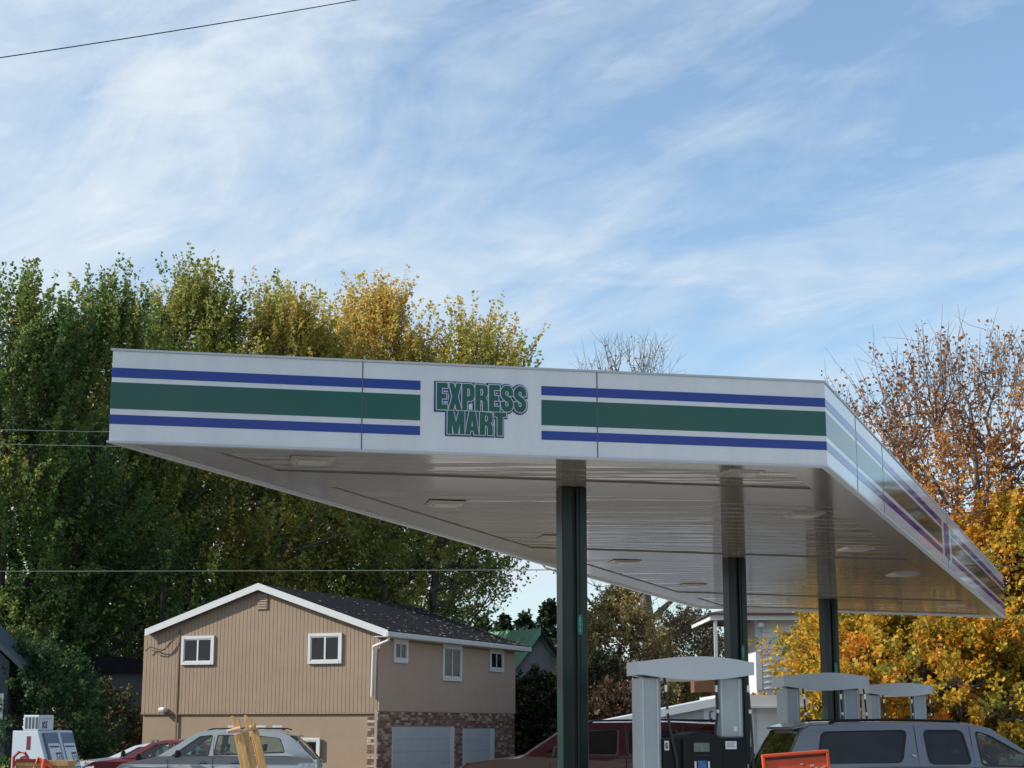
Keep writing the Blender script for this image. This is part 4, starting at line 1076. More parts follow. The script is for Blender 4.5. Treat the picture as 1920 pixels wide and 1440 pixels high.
# local: front faces -y, end panel faces -x (towards the camera after the turn)
Ht = 1.80; Lx = .66; D0, D1 = .62, .92
ext = lambda a, b, d: (d, -a, b)      # a: towards the front, b: up, d: along the front
prof_f = [(0, .1), (D1, .1), (D1, .62), (D0-.10, Ht), (0, Ht)]
q = MB(); q.prism(prof_f, ext, -Lx, Lx); q.build('cabinet', M_fz, fz, bevel=.01)
sv = Vector((0, -(D0-.10-D1), Ht-.62)); sl = sv.length; svn = sv.normalized(); sn = Vector((0, -svn.z, svn.y)) if Vector((0,-svn.z,svn.y)).y < 0 else Vector((0, svn.z, -svn.y))
base = Vector((0, -D1, .62))
def fpt(x, s, o): return base+Vector((x,0,0))+svn*s+sn*o
def fbox(q, x0, x1, s0, s1, o0, o1):
    q.hexa([fpt(x0,s0,o1), fpt(x1,s0,o1), fpt(x1,s0,o0), fpt(x0,s0,o0), fpt(x0,s1,o1), fpt(x1,s1,o1), fpt(x1,s1,o0), fpt(x0,s1,o0)])
for x0, x1 in ((-Lx+.12, -.05), (.05, Lx-.10)):
    q = MB(); fbox(q, x0, x1, .12, sl-.05, .0, .05); dd = q.build('door', M_fzdoor, fz, bevel=.01)
    xm = (x0+x1)/2
    q = MB(); fbox(q, xm-.2, xm+.22, .52, .98, .05, .054); fbox(q, xm-.2, xm+.22, .40, .49, .05, .054); lb = q.build('label', M_label, dd)
    q = MB(); fbox(q, xm-.0, xm+.20, .60, .80, .054, .057); fbox(q, xm-.17, xm+.18, .90, .93, .054, .057); q.build('label_print', M_iceblue, dd)
    place_text('ICE', fpt(xm+.015, .635, .058), Vector((1,0,0)), sn, .13, .8, .1, dd, [(0,(0,0),M_label,.0,'letter')], up=svn)
q = MB(); fbox(q, -.045, .045, .1, sl-.03, .0, .06); q.build('door_post', M_fz, fz)
q = MB(); fbox(q, -.14, -.11, .5, .62, .05, .12); fbox(q, .11, .14, .5, .62, .05, .12); q.build('door_latch', M_chrome, fz)
# compressor box with vents and sign
q = MB(); q.box(-Lx+.02, -Lx+.58, -.52, -.20, Ht+.005, Ht+.29); tb = q.build('compressor_box', M_fz, fz, bevel=.01)
for k in range(4):
    q = MB(); q.box(-Lx+.013, -Lx+.022, -.495+k*.072, -.455+k*.072, Ht+.04, Ht+.25); q.build('vent_slot', mat('dark_vent', (.05,.07,.08), .6), tb)
q = MB(); q.box(-Lx+.06, -Lx+.56, -.528, -.519, Ht+.02, Ht+.275); sg = q.build('sign_plate', M_label, tb)
place_text('ICE', Vector((-Lx+.14, -.530, Ht+.045)), Vector((1,0,0)), Vector((0,-1,0)), .13, .9, .14, sg, [(0,(0,0),M_iceblue,.0,'letter')])
q = MB(); q.box(-Lx+.12, -Lx+.50, -.531, -.529, Ht+.215, Ht+.232); q.build('sign_line', mat('pale_blue_print', (.3,.38,.5), .5), sg)
# big red I C E down the end panel
for ch, z in (('I', 1.45), ('C', 1.09), ('E', .73)):
    place_text(ch, Vector((-Lx-.003, -.30 if ch == 'I' else -.17, z)), Vector((0,-1,0)), Vector((-1,0,0)), .25, 1.5, 0, fz, [(0,(0,0),M_icered,.0,'letter')])

cp = at(86, 1426, 26.5)
cr_ = thing('wooden_crate', 'wooden crate with orange straps in front of the ice freezer', 'crate', (cp.x, 26.5, 0), R(3))
zc = cp.z
for k in range(6):
    for y in (-.3, .28):
        q = MB(); q.box(-.36+k*.125, -.25+k*.125, y, y+.02, .08, zc-.06); q.build('slat', M_wood, cr_)
for s in (-1, 1):
    q = MB(); q.box(s*.375-.01, s*.375+.01, -.28, .28, .08, zc-.06); q.build('side_board', M_wood, cr_)
q = MB(); q.box(-.42, .40, -.34, -.30, zc-.07, zc); q.box(-.42, .40, .30, .34, zc-.07, zc); q.box(-.42,-.38,-.30,.30,zc-.07,zc); q.box(.36,.40,-.30,.30,zc-.07,zc); q.build('rim', M_wood, cr_)
q = MB(); q.box(-.38, .36, -.30, .28, 0, .08); q.build('base', M_wood, cr_)
M_strap = mat('red_strap', (.35, .03, .02), .6)
q = MB(); q.box(-.37, -.02, -.352, -.34, zc-.02, zc+.03); q.tube([(-.40,-.35,zc-.10), (-.40,-.36,zc+.06), (-.33,-.36,zc+.13), (-.24,-.36,zc+.12), (-.19,-.36,zc+.05)], .022, 8); q.build('strap', M_strap, cr_)
q = MB(); q.tube([(.05,-.37,zc-.3), (.055,-.37,zc-.05), (.06,-.37,zc+.03)], [.045,.045,.04], 10); q.tube([(.05,-.37,zc-.03), (.16,-.37,zc-.10), (.24,-.37,zc-.2)], .03, 8); q.tube([(.05,-.36,zc+.0), (-.04,-.37,zc+.05), (-.06,-.37,zc-.04)], .02, 8); q.build('orange_strap', M_orange, cr_, smooth=60)

# orange board
bp_ = at(1428, 1415, 12.5); bq = at(1551, 1406, 12.3)
wB = (bq-bp_).length; angz = math.atan2(bq.z-bp_.z, (bq-bp_).xy.length)
bd = thing('orange_sign_board', 'orange plastic board with a dark slot standing before the silver SUV', 'sign', (bp_.x, 12.5, 0), 0)
def bpt(x, z, y): c, s = math.cos(angz), math.sin(angz); return (x*c-z*s, y, bp_.z+x*s+z*c)
q = MB()
Wb, Hb = wB, .62
def bbox(q, x0, x1, z0, z1, y0, y1): q.hexa([bpt(x0,z0,y0), bpt(x1,z0,y0), bpt(x1,z0,y1), bpt(x0,z0,y1), bpt(x0,z1,y0), bpt(x1,z1,y0), bpt(x1,z1,y1), bpt(x0,z1,y1)])
bbox(q, .0, Wb, -Hb, -.0, .0, .04); q.build('panel', M_orange, bd, bevel=.008)
q = MB(); bbox(q, .0, Wb, -.022, .0, -.014, -.001); bbox(q, .0, .020, -Hb, -.023, -.014, -.001); bbox(q, Wb-.02, Wb, -Hb, -.023, -.014, -.001); q.build('rim', M_orange, bd, bevel=.004)
q = MB(); bbox(q, .024, Wb-.024, -.043, -.026, -.004, -.001); q.build('slot', mat('dark_red_brown', (.10,.018,.012), .7), bd)
q = MB()
rr = random.Random(2)
for k in range(7):
    x = rr.uniform(.26, .44); z = -rr.uniform(.09, .14); bbox(q, x, x+rr.uniform(.012,.035), z, z+rr.uniform(.006,.015), -.003, -.0015)
q.build('scuff', mat('pale_pink_scuff', (.6,.35,.3), .7), bd)
q = MB(); q.beam((Wb/2-.15, .05, 0), (Wb/2-.15, .05, bp_.z-.3), .04, .04, up=Vector((0,1,0))); q.beam((Wb/2+.15, .05, 0), (Wb/2+.15, .05, bp_.z-.3), .04, .04, up=Vector((0,1,0))); q.box(-.1, Wb+.1, -.25, .35, 0, .05); q.build('stand', M_black, bd)

# timber stand
tp = at(455, 1362, 15.0)
ts = thing('timber_stand', 'pale timber frame of slanted boards with pointed tops before the grey crossover', 'timber stand', (tp.x, 15.0, 0), 0)
def tb(q, x0, z0, x1, z1, w, y0, y1, m=0):
    d = Vector((x1-x0, z1-z0)).normalized(); n = Vector((-d.y, d.x))*w/2
    q.hexa([(x0-n.x,y0,z0-n.y),(x0+n.x,y0,z0+n.y),(x0+n.x,y1,z0+n.y),(x0-n.x,y1,z0-n.y),(x1-n.x,y0,z1-n.y),(x1+n.x,y0,z1+n.y),(x1+n.x,y1,z1+n.y),(x1-n.x,y1,z1-n.y)])
mm = 15.0/FPX
def L2(px, py): return ((px-455)*mm, at(455, py, 15.0).z)
def slope_board(px, py, px2, py2, wpx, y0, y1, nm='board'):
    a, b = L2(px, py), L2(px2, py2); k = (0-a[1])/(b[1]-a[1]); q = MB(); tb(q, a[0], a[1], a[0]+(b[0]-a[0])*k, 0.0, wpx*mm, y0, y1); return q.build(nm, M_wood, ts, bevel=.004)
slope_board(444.5, 1376, 459, 1440, 9, -.02, .04); slope_board(452.5, 1376, 468, 1440, 9.5, -.045, .0); slope_board(461, 1374, 477, 1440, 9.5, -.02, .04)
slope_board(474, 1366, 492, 1440, 10.5, .10, .15); slope_board(468, 1372, 484, 1440, 7, .14, .19)
# pointed tops
for pts, y0 in (([(433,1342.5),(437,1342),(450,1351),(452,1366),(440,1368),(436.5,1354)], -.03), ([(455,1341),(458,1340.5),(469,1350),(471,1364),(462,1368),(457,1356)], .06)):
    q = MB(); q.prism([L2(*p) for p in pts], lambda a, b, d: (a, d, b), y0, y0+.038); q.build('pointed_board', M_wood, ts, bevel=.004)
for (a, b, y) in (((429,1372),(452,1367),-.07), ((452,1373),(471,1365),-.02)):
    p0, p1 = L2(*a), L2(*b); q = MB(); q.tube([(p0[0],y,p0[1]),(p1[0],y+.03,p1[1])], [.018,.024], 10); q.build('peg', mat('pinkish_pine', (.62,.37,.22), .6, var=.1, vs=8), ts, smooth=50)
q = MB(); a = L2(474, 1364); q.box(a[0]-.03, a[0]+.012, .02, .10, a[1]-.02, a[1]+.035); q.build('block', M_wood, ts)
q = MB(); q.beam((.02, .12, 1.55), (.32, 1.2, 0), .09, .04); q.beam((.36, .1, .45), (.42, 1.1, .2), .04, .09); q.build('rear_brace', M_wood, ts)

# ------------------------------------------------------------------ overhead cables
M_cab = mat('black_cable', (.02, .02, .022), .6)
M_cabg = mat('grey_green_cable', (.14, .18, .14), .5)
def cable(label, P0, P1, r, m_, sag=.0, group='overhead cables'):
    q = MB(); P0, P1 = Vector(P0), Vector(P1); d = P1-P0; P0 = P0-d*1.2; P1 = P1+d*1.2; n = 40
    q.tube([P0.lerp(P1, i/n)+Vector((0,0,-sag*(1-(2*i/n-1)**2)+sag)) for i in range(n+1)], r, 6)
    o = q.build('overhead_cable', m_, smooth=60); tag(o, label, 'cable', group)
cable('thick black cable crossing the sky at the top left corner', at(0, 111, 30), at(682, 0, 34), .011, M_cab, sag=.35)
cable('upper of two pale thin cables entering at the left edge beside the canopy corner', at(0, 806, 48), at(200, 810, 48), .012, M_cabg, .05)
cable('lower of two pale thin cables entering at the left edge beside the canopy corner', at(0, 833, 46), at(200, 837, 46), .011, M_cabg, .05)
cable('long pale cable running over the tan house roof to the front column', at(0, 1072, 52), at(1040, 1069, 56), .017, M_cabg, .12)
def cable2(label, P0, P1, r): cable(label, P0, P1, r, M_cab, .05)
cable2('topmost dark cable in front of the orange maple at right', at(1770, 948, 52), at(1920, 938, 52), .008)
cable2('second dark cable in front of the orange maple at right', at(1775, 962, 52), at(1920, 958, 52), .008)
cable2('third dark cable in front of the orange maple at right', at(1790, 981, 52), at(1920, 976, 52), .008)
cable2('lowest dark cable in front of the orange maple at right, near the canopy end', at(1840, 1040, 52), at(1920, 1036, 52), .008)

# ------------------------------------------------------------------ trees
def tubes_mesh(polys, radii, nside):
    """numpy tubes; polys list of (k,3), radii list of (k,)"""
    V, F_ = [], []; base = 0
    ang = np.arange(nside)*2*np.pi/nside; ca, sa = np.cos(ang), np.sin(ang)
    for P, r in zip(polys, radii):
        P = np.asarray(P, float); k = len(P)
        d = np.gradient(P, axis=0); d /= (np.linalg.norm(d, axis=1, keepdims=True)+1e-9)
        ref = np.array([0,0,1.]) if abs(d[0,2]) < .8 else np.array([1.,0,0])
        sx = np.cross(d, ref); sx /= (np.linalg.norm(sx, axis=1, keepdims=True)+1e-9); sy = np.cross(d, sx)
        ring = P[:,None,:]+(sx[:,None,:]*ca[None,:,None]+sy[:,None,:]*sa[None,:,None])*np.asarray(r)[:,None,None]
        V.append(ring.reshape(-1,3))
        i = np.arange(k-1)[:,None]*nside; j = np.arange(nside)[None,:]; j2 = (j+1) % nside
        F_.append((base+np.stack([i+j, i+j2, i+nside+j2, i+nside+j], -1)).reshape(-1,4)); base += k*nside
    return np.concatenate(V), np.concatenate(F_)
def np_mesh(name, V, F4, mats, parent, tint=None, smooth=False):
    me = bpy.data.meshes.new(name); n, m = len(V), len(F4)
    me.vertices.add(n); me.vertices.foreach_set('co', V.astype(np.float32).ravel())
    me.loops.add(m*4); me.loops.foreach_set('vertex_index', F4.astype(np.int32).ravel())
    me.polygons.add(m); me.polygons.foreach_set('loop_start', np.arange(m, dtype=np.int32)*4)
    try: me.polygons.foreach_set('loop_total', np.full(m, 4, dtype=np.int32))
    except Exception: pass
    me.update(calc_edges=True)
    if tint is not None:
        a = me.attributes.new('tint', 'FLOAT', 'POINT'); a.data.foreach_set('value', tint.astype(np.float32))
    me.materials.append(mats)
    if smooth: me.shade_smooth()
    o = bpy.data.objects.new(name, me); COL.objects.link(o); o.parent = parent
    return o
def curve_pts(a, b, bend, rng, k=7, wob=.04):
    t = np.linspace(0, 1, k)[:,None]; L_ = np.linalg.norm(b-a)
    P = a*(1-t)+b*t; P += np.array([0,0,1.])*(-bend*L_)*(4*t*(1-t))*.5
    w = rng.normal(0, wob*L_, (k,3))*np.sin(np.pi*t); return P+w
def leaf_quads(C, D, Nn, size, rng):
    """diamond leaves at C along D, width dir = D x N"""
    n = len(C); s = size*rng.uniform(.45, 1.45, (n,1))
    D = D/(np.linalg.norm(D, axis=1, keepdims=True)+1e-9)
    Wd = np.cross(D, Nn); Wd /= (np.linalg.norm(Wd, axis=1, keepdims=True)+1e-9)
    N2 = np.cross(Wd, D)
    V = np.empty((n,4,3)); V[:,0] = C; V[:,1] = C+D*s*.5+Wd*s*.42+N2*s*.12; V[:,2] = C+D*s; V[:,3] = C+D*s*.5-Wd*s*.42+N2*s*.12
    return V.reshape(-1,3), np.arange(n*4).reshape(n,4)
def tree(name, label, cat, x, y, H, rad, base, leafm, seed, n_limb=12, n_sub=90, n_shoot=700, per=45, size=.16, up=.9, shoot_len=(.9,1.9),
         tr=.28, trunk_m=None, tint_c=.5, tint_v=.18, tint_h=.0, shape='oval', clump=.24, group=None, lean=(0,0), bare_top=0., drop=0., twigs=0, tint_x=0., squash=1., limb_r=1.0, jag=.12, low_thin=0., clus=0):
    rng = np.random.default_rng(seed); T = thing(name, label, cat, (x, y, 0), 0, group)
    H2 = H-shoot_len[1]*(1.1 if shape in ('vase', 'oval') else .45)
    def envr(t):
        t = np.clip(t, 0, 1)
        if shape == 'oval': return rad*np.clip(np.sin(np.pi*np.clip(.12+.86*t, 0, 1)**.85), 0, 1)**.62
        if shape == 'vase': return rad*(.30+.70*np.sin(np.pi*.5*np.clip(t*1.35, 0, 1)))*np.sqrt(np.clip(1.02-(np.clip(t-.72,0,1)/.30)**2, 0.02, 1))
        if shape == 'cone': return rad*(1-t)**.85+.12
        if shape == 'bush': return rad*np.sqrt(np.clip(1-(t**2.2), 0.03, 1))
    # lumpy envelope
    ph = rng.uniform(0, 6.28, 6); am = rng.uniform(.05, jag, 6)
    def lump(az, t): return 1+sum(am[k]*np.sin((k+2)*az+ph[k]+(3+k)*2*t) for k in range(6))
    trunk_top = base+(H-base)*(.97 if shape == 'cone' else .62)
    tk = 9; tz = np.linspace(0, trunk_top, tk); wob = np.cumsum(rng.normal(0, .05*tr/.28, (tk,2)), axis=0); wob[0] = 0
    trunk = np.column_stack([wob[:,0]+lean[0]*tz/H, wob[:,1]+lean[1]*tz/H, tz])
    polys, rads = [trunk], [tr*(1-.72*np.linspace(0,1,tk))*(1+.35*np.exp(-tz/.5))]
    nodes = [np.column_stack([np.interp(np.linspace(base*.6, trunk_top, 30), tz, trunk[:,i]) for i in range(3)])]
    nr = [np.full(30, tr*.6)]
    # limbs
    ga_ = rng.uniform(0, 6.28)
    for i in range(n_limb):
        t = (i+.5)/n_limb*.85+.08; az = ga_+i*2.4+rng.normal(0,.2); r_ = envr(t)*lump(az, t)*.68
        end = np.array([r_*math.cos(az), r_*math.sin(az)*squash, base+(H2-base)*t])
        if shape == 'cone': z0 = end[2]+.25*r_
        elif shape == 'bush': z0 = max(.05, end[2]-1.2*r_)
        else: z0 = max(base*.65, end[2]-(.55+.75*rng.random())*max(r_, .8))
        z0 = min(z0, trunk_top*.98); st = np.array([np.interp(z0, tz, trunk[:,k]) for k in range(3)])
        P = curve_pts(st, end+np.array([lean[0], lean[1], 0])*t, .18 if shape != 'cone' else -.05, rng); L_ = np.linalg.norm(end-st)
        polys.append(P); rr_ = tr*.50*min(1, .35+L_/rad*.5)*limb_r; rads.append(np.linspace(rr_, rr_*.3, len(P)))
        nodes.append(P[2:]); nr.append(np.full(len(P)-2, rr_*.5))
    ND = np.concatenate(nodes)
    # sub branches
    subs = []
    for i in range(n_sub):
        t = rng.random()**.85; az = rng.uniform(0, 6.28); r_ = envr(t)*lump(az, t)*(.35+.58*rng.random()**.5)
        p = np.array([r_*math.cos(az)+lean[0]*t, r_*math.sin(az)*squash+lean[1]*t, base+(H2-base)*t])
        d = ND-p; dist = np.linalg.norm(d, axis=1)+(0 if shape == 'cone' else 1.6*np.maximum(0, d[:,2]+.2)); k = int(np.argmin(dist)); s0 = ND[k]
        P = curve_pts(s0, p, .22 if shape != 'cone' else 0, rng, 5, .05); polys.append(P); L_ = np.linalg.norm(p-s0)
        r0 = min(tr*.26, .02+.018*L_); rads.append(np.linspace(r0, r0*.4, 5)); subs.append(P[2:])
    SB = np.concatenate(subs+[ND[30:]]) if n_limb else np.concatenate(subs)
    # shoots
    sp, sd_, sl_, st_ = [], [], [], []
    cc = []
    for i in range(clus):
        t = rng.random()**.85; az = rng.uniform(0, 6.28); cc.append((t, az, .45+.50*rng.random()**.5))
    for i in range(n_shoot):
        t = rng.random()**.9; az = rng.uniform(0, 6.28); rf = .30+.70*rng.random()**.38
        if clus and rng.random() < .78:
            t0, a0, f0 = cc[rng.integers(clus)]
            t = float(np.clip(t0+rng.normal(0, .032), 0, 1)); az = a0+rng.normal(0, .16)/max(.25, f0); rf = float(np.clip(f0+rng.normal(0, .09), .1, 1.04))
        r_ = envr(t)*lump(az, t)*rf
        p = np.array([r_*math.cos(az)+lean[0]*t, r_*math.sin(az)*squash+lean[1]*t, base+(H2-base)*t])
        out_ = np.array([math.cos(az), math.sin(az), 0.])*(r_/rad)
        d = out_*(1-.5*up)+np.array([0,0,up*(.35+.65*t)-drop*(1-t)])+rng.normal(0,.22,3); d /= np.linalg.norm(d)
        sp.append(p); sd_.append(d); sl_.append(rng.uniform(*shoot_len)*(.75+.5*t if shape != 'cone' else 1-.5*t)); st_.append(t)
    sp, sd_, sl_, st_ = map(np.array, (sp, sd_, sl_, st_))
    if len(SB) > 0:
        for i in range(n_shoot):
            q_ = int(np.argmin(np.linalg.norm(SB-sp[i], axis=1))); a = SB[q_]
            if np.linalg.norm(a-sp[i]) > .05 and (i % 2 == 0 or twigs):
                polys.append(np.array([a, (a+sp[i])/2+rng.normal(0,.04,3), sp[i], sp[i]+sd_[i]*sl_[i]*.9])); rads.append(np.array([.022,.017,.013,.006])*(1.0 if not twigs else 1.3))
    if twigs:
        for i in range(n_shoot):
            for k in range(twigs):
                f0 = rng.uniform(.1,.9); a = sp[i]+sd_[i]*sl_[i]*f0; dd = sd_[i]+rng.normal(0,.5,3); dd /= np.linalg.norm(dd)
                polys.append(np.array([a, a+dd*sl_[i]*.3+rng.normal(0,.03,3), a+dd*sl_[i]*.6])); rads.append(np.array([.012,.009,.004]))
    big = [i for i in range(len(polys)) if len(polys[i]) >= 5]; small = [i for i in range(len(polys)) if len(polys[i]) < 5]
    V1, F1 = tubes_mesh([polys[i] for i in big], [rads[i] for i in big], 7)
    if small:
        V2, F2 = tubes_mesh([polys[i] for i in small], [rads[i] for i in small], 3)
        V1, F1 = np.concatenate([V1, V2]), np.concatenate([F1, F2+len(V1)])
    np_mesh('trunk', V1, F1, trunk_m or M_bark, T, smooth=True)
    if per > 0:
        keep = np.ones(n_shoot)
        if bare_top > 0: keep = np.clip(1.15-(st_-(1-bare_top))/bare_top*1.0, .13, 1)
        if low_thin > 0: keep = keep*np.clip((1-low_thin)+low_thin*(st_-.05)/.45, .12, 1)
        cnt = np.maximum(1, (per*keep*rng.uniform(.6,1.4,n_shoot)).astype(int)); idx = np.repeat(np.arange(n_shoot), cnt); n = len(idx)
        f0 = rng.random(n)**.8; c = sp[idx]+sd_[idx]*(sl_[idx]*f0)[:,None]
        off = rng.normal(0, 1, (n,3)); off /= np.linalg.norm(off, axis=1, keepdims=True); rad_ = (clump*(1.15-f0*.85))*rng.random(n)**.5
        c = c+off*rad_[:,None]
        D = sd_[idx]*.5+off*.8+rng.normal(0,.35,(n,3))+np.array([0,0,-.25])
        Nn = rng.normal(0,1,(n,3))+np.array([0,0,.8])
        V, F_ = leaf_quads(c, D, Nn, size, rng)
        sh = rng.normal(0, tint_v, n_shoot)
        # hue patches within the crown
        w = np.sin(sp[:,0]*.9+ph[0])*np.cos(sp[:,2]*.8+ph[1])+np.sin(sp[:,1]*.8+ph[2])
        tn = tint_c+sh[idx]*.6+tint_v*.5*w[idx]+rng.normal(0, tint_v*.6, n)+tint_h*(st_[idx]-.5)+tint_x*sp[idx,0]/rad
        np_mesh('crown', V, F_, leafm, T, tint=np.repeat(np.clip(tn, 0, 1), 4))
    return T
L_mix = leaf_mat('green_to_gold_leaves', [(0, (.030,.075,.028)), (.25, (.075,.155,.045)), (.45, (.20,.26,.065)), (.62, (.40,.36,.08)), (.82, (.60,.45,.10)), (1, (.64,.42,.13))], .5)
L_maple = leaf_mat('orange_maple_leaves', [(0, (.12,.15,.025)), (.25, (.32,.28,.04)), (.5, (.62,.40,.045)), (.75, (.68,.31,.035)), (1, (.62,.17,.025))], .45)
L_rust = leaf_mat('rust_leaves', [(0, (.20,.10,.06)), (.35, (.34,.16,.07)), (.65, (.55,.24,.055)), (1, (.66,.38,.06))], .4)
L_olive = leaf_mat('olive_yellow_leaves', [(0, (.07,.08,.035)), (.45, (.27,.215,.085)), (1, (.48,.36,.15))], .35)
L_dark = leaf_mat('dark_shrub_leaves', [(0, (.018,.028,.014)), (.6, (.05,.058,.026)), (1, (.15,.12,.05))], .2)
L_redbr = leaf_mat('red_brown_shrub_leaves', [(0, (.03,.02,.014)), (.5, (.085,.045,.03)), (1, (.15,.11,.05))], .2)
L_con = leaf_mat('conifer_needles', [(0, (.014,.026,.016)), (.6, (.035,.06,.03)), (1, (.07,.10,.05))], .15)
G1 = 'tall trees behind the tan house'
def px_tree(px, Y, ytop, **k):
    p = at(px, 1362, Y); H = at(px, ytop, Y).z; return dict(x=p.x, y=Y, H=H, **k)
def T_(name, label, cat, px, Y, ytop, wpx, base, leafm, seed, **k):
    d = px_tree(px, Y, ytop); r_ = wpx/2*Y/FPX
    return tree(name, label, cat, d['x'], d['y'], d['H'], r_, base, leafm, seed, **k)
cm = dict(n_limb=16, n_sub=150, group=G1, up=1.05, shape='oval', size=.155, tr=.34, jag=.15, shoot_len=(1.1, 3.0), clump=.22, tint_v=.13, clus=95)  # tint_h below: golden tops, lower leaves darkened to stand for shade
T_('tall_tree', 'tall dark green tree cut by the left edge of the photo', 'tree', -15, 75, 482, 340, 1.5, L_mix, 11, n_shoot=1500, per=62, tint_c=0.30, tint_h=0.10, limb_r=1.3, **cm)
T_('tall_tree', 'tall green tree left of the canopy corner, behind the ice freezer', 'tree', 160, 79, 496, 350, 1.5, L_mix, 12, n_shoot=1700, per=62, tint_c=0.33, tint_h=0.14, limb_r=1.3, **cm)
T_('tall_tree', 'tall green tree with yellowing right side rising above the left end of the canopy', 'tree', 335, 84, 474, 340, 2.5, L_mix, 13, n_shoot=1650, per=62, tint_c=0.38, tint_h=0.30, limb_r=1.3, tint_x=.16, **cm)
T_('tall_tree', 'golden green tree above the left half of the canopy', 'tree', 510, 86, 508, 340, 3.5, L_mix, 14, n_shoot=1600, per=56, tint_c=0.58, tint_h=0.30, limb_r=1.8, low_thin=.8, **cm)
T_('tall_tree', 'golden yellow tree above the canopy just left of the lettering', 'tree', 690, 90, 512, 370, 3.5, L_mix, 15, n_shoot=1450, per=56, tint_c=0.62, tint_h=0.30, limb_r=1.8, low_thin=.8, **cm)
T_('tall_tree', 'yellow green tree with feathery right edge above the lettering', 'tree', 770, 88, 552, 350, 5.0, L_mix, 16, lean=(3.3, 0), n_shoot=1250, per=54, tint_c=0.54, tint_h=0.26, limb_r=1.8, low_thin=.8, **cm)
for k, (px, w) in enumerate(((60, 340), (240, 320), (420, 320), (600, 300), (740, 240))):
    T_('tall_tree', ['shadowed back row tree, leftmost', 'shadowed back row tree behind the canopy left corner', 'shadowed back row tree behind the tan gable', 'shadowed back row tree behind the dark roof ridge', 'shadowed back row tree, rightmost behind the dark roof'][k], 'tree', px, 104, 640, w, 3.0, L_mix, 110+k, n_limb=12, n_sub=80, n_shoot=800, per=46, up=.8, shape='oval', size=.24, tr=.34, tint_c=.42, clump=.4, group='shadowed back row of tall trees')
# understory behind the left cars
T_('leafy_shrub', 'dark green understory shrub behind the ice freezer', 'shrub', 60, 60, 1215, 260, .2, L_mix, 21, n_shoot=420, per=50, n_limb=8, n_sub=40, up=.5, shape='bush', size=.12, tr=.10, tint_c=.10, tint_v=.22, shoot_len=(.5,1.0))
T_('leafy_shrub', 'dark green shrub between the ice freezer and the tan house', 'shrub', 195, 69, 1300, 140, .2, L_dark, 22, n_shoot=260, per=50, n_limb=8, n_sub=40, up=.5, shape='bush', size=.12, tr=.10, tint_c=.75, shoot_len=(.5,1.0))
T_('evergreen_shrub', 'large dark shrub between the tan house and the front column', 'shrub', 1005, 84, 1275, 130, .2, L_dark, 23, n_shoot=600, per=60, n_limb=8, n_sub=60, up=.5, shape='bush', size=.16, tr=.12, tint_c=.5, shoot_len=(.5,1.0))
# middle: olive yellow trees, red brown hedge, conifers
T_('olive_tree', 'olive yellow autumn tree right of the front column', 'tree', 1165, 84, 1085, 190, .6, L_olive, 31, n_limb=12, n_sub=90, n_shoot=800, per=36, up=.6, shape='oval', size=.14, tr=.16, tint_c=.72, shoot_len=(.5,1.2))
T_('olive_tree', 'thin brownish yellow tree behind the porch post of the white house', 'tree', 1295, 88, 1120, 170, .6, L_olive, 32, n_limb=12, n_sub=100, n_shoot=600, per=22, up=.6, shape='oval', size=.14, tr=.16, tint_c=.42, shoot_len=(.6,1.3), twigs=2, trunk_m=M_barkpale, tint_v=.25)
T_('green_shrub', 'dark green bush right of the front column below the olive tree', 'shrub', 1125, 78, 1235, 120, .2, L_dark, 33, n_shoot=300, per=45, n_limb=8, n_sub=40, up=.5, shape='bush', size=.14, tr=.10, tint_c=.6, shoot_len=(.5,.9))
T_('red_brown_shrub', 'red brown hedge shrub over the maroon SUV roof', 'shrub', 1160, 72, 1292, 150, .1, L_redbr, 34, n_shoot=380, per=45, n_limb=8, n_sub=40, up=.5, shape='bush', size=.12, tr=.08, tint_c=.5, shoot_len=(.4,.8))
T_('green_shrub', 'yellow green bush seen between the posts of the front pump', 'shrub', 1265, 74, 1262, 110, .2, L_olive, 35, n_shoot=330, per=40, n_limb=8, n_sub=40, up=.5, shape='bush', size=.13, tr=.08, tint_c=.3, shoot_len=(.4,.9))
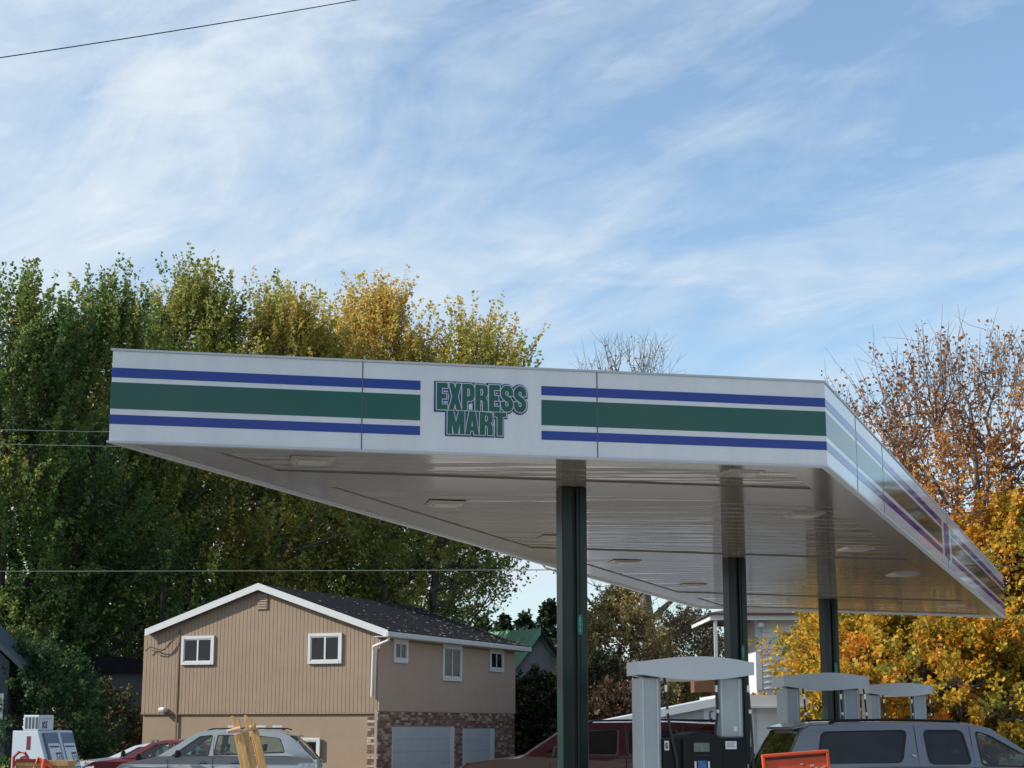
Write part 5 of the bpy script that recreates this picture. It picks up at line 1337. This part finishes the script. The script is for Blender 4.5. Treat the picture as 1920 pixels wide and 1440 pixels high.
for k, (px, yt, w, lb) in enumerate(((872,1165,70,'leftmost distant dark conifer above the tan house eave'), (905,1152,60,'low distant conifer just left of the green roof'), (945,1150,60,'distant conifer directly above the green roof'), (985,1146,62,'pointed distant conifer behind the peak of the green roof'), (1030,1122,66,'tallest distant conifer, beside the front column'), (1085,1120,80,'distant conifer behind the olive tree'))):
    T_('conifer_tree', lb, 'tree', px, 118+3*(k % 3), yt, w*1.3, .8, L_con, 40+k, n_limb=18, n_sub=60, n_shoot=330, per=34, up=.25, shape='cone', size=.22, tr=.16, tint_c=.45, shoot_len=(.6,1.2), drop=.1, group='distant conifers beyond the houses')
# bare tree beyond the canopy
T_('bare_tree', 'large nearly bare tree with thick leaning trunk, top twigs showing over the canopy', 'tree', 1225, 98, 612, 360, 8, L_olive, 51, n_limb=16, n_sub=150, n_shoot=330, per=2, up=.9, shape='oval', size=.16, tr=.55, trunk_m=M_barkpale, shoot_len=(.9,1.8), twigs=3, lean=(-1.2,0), limb_r=.8)
# right: maple and tall sparse tree
T_('maple_tree', 'dense golden orange maple below and right of the canopy end', 'tree', 1732, 57, 1075, 545, 1.2, L_maple, 61, n_limb=20, n_sub=190, n_shoot=1900, per=56, jag=.2, clus=110, up=.35, shape='oval', size=.135, tr=.34, tint_c=.37, tint_v=.24, tint_x=-.06, shoot_len=(.6,1.3), lean=(0,0))
T_('maple_tree', 'tall rust leaved tree with bare twigs on top at the right edge', 'tree', 1850, 66, 600, 470, 4.0, L_rust, 62, n_limb=18, n_sub=170, n_shoot=1150, per=50, up=1.1, shape='vase', size=.135, tr=.30, limb_r=.7, tint_c=.48, tint_v=.18, tint_h=-.45, shoot_len=(1.0,2.2), bare_top=.52, twigs=1, trunk_m=M_barkpale, clump=.3)
T_('maple_tree', 'yellow green and orange tree filling the right edge below the canopy end', 'tree', 1935, 62, 900, 330, 1.4, L_maple, 63, n_limb=14, n_sub=120, n_shoot=1000, per=40, up=.45, shape='oval', size=.16, tr=.34, tint_c=.30, tint_v=.22, tint_h=.25, shoot_len=(.6,1.3))

for k, (px, Y, yt, w, sd_) in enumerate(((2250, 60, 850, 520, 71), (2640, 62, 800, 560, 72), (3060, 58, 820, 560, 73))):
    T_('maple_tree', ['autumn maple just outside the right edge', 'second autumn maple outside the right edge', 'third autumn maple outside the right edge'][k], 'tree', px, Y, yt, w, 1.4, L_rust, sd_, n_limb=12, n_sub=90, n_shoot=600, per=40, up=.5, shape='oval', size=.24, tr=.34, tint_c=.35+.1*k, tint_v=.22, shoot_len=(.6,1.4))
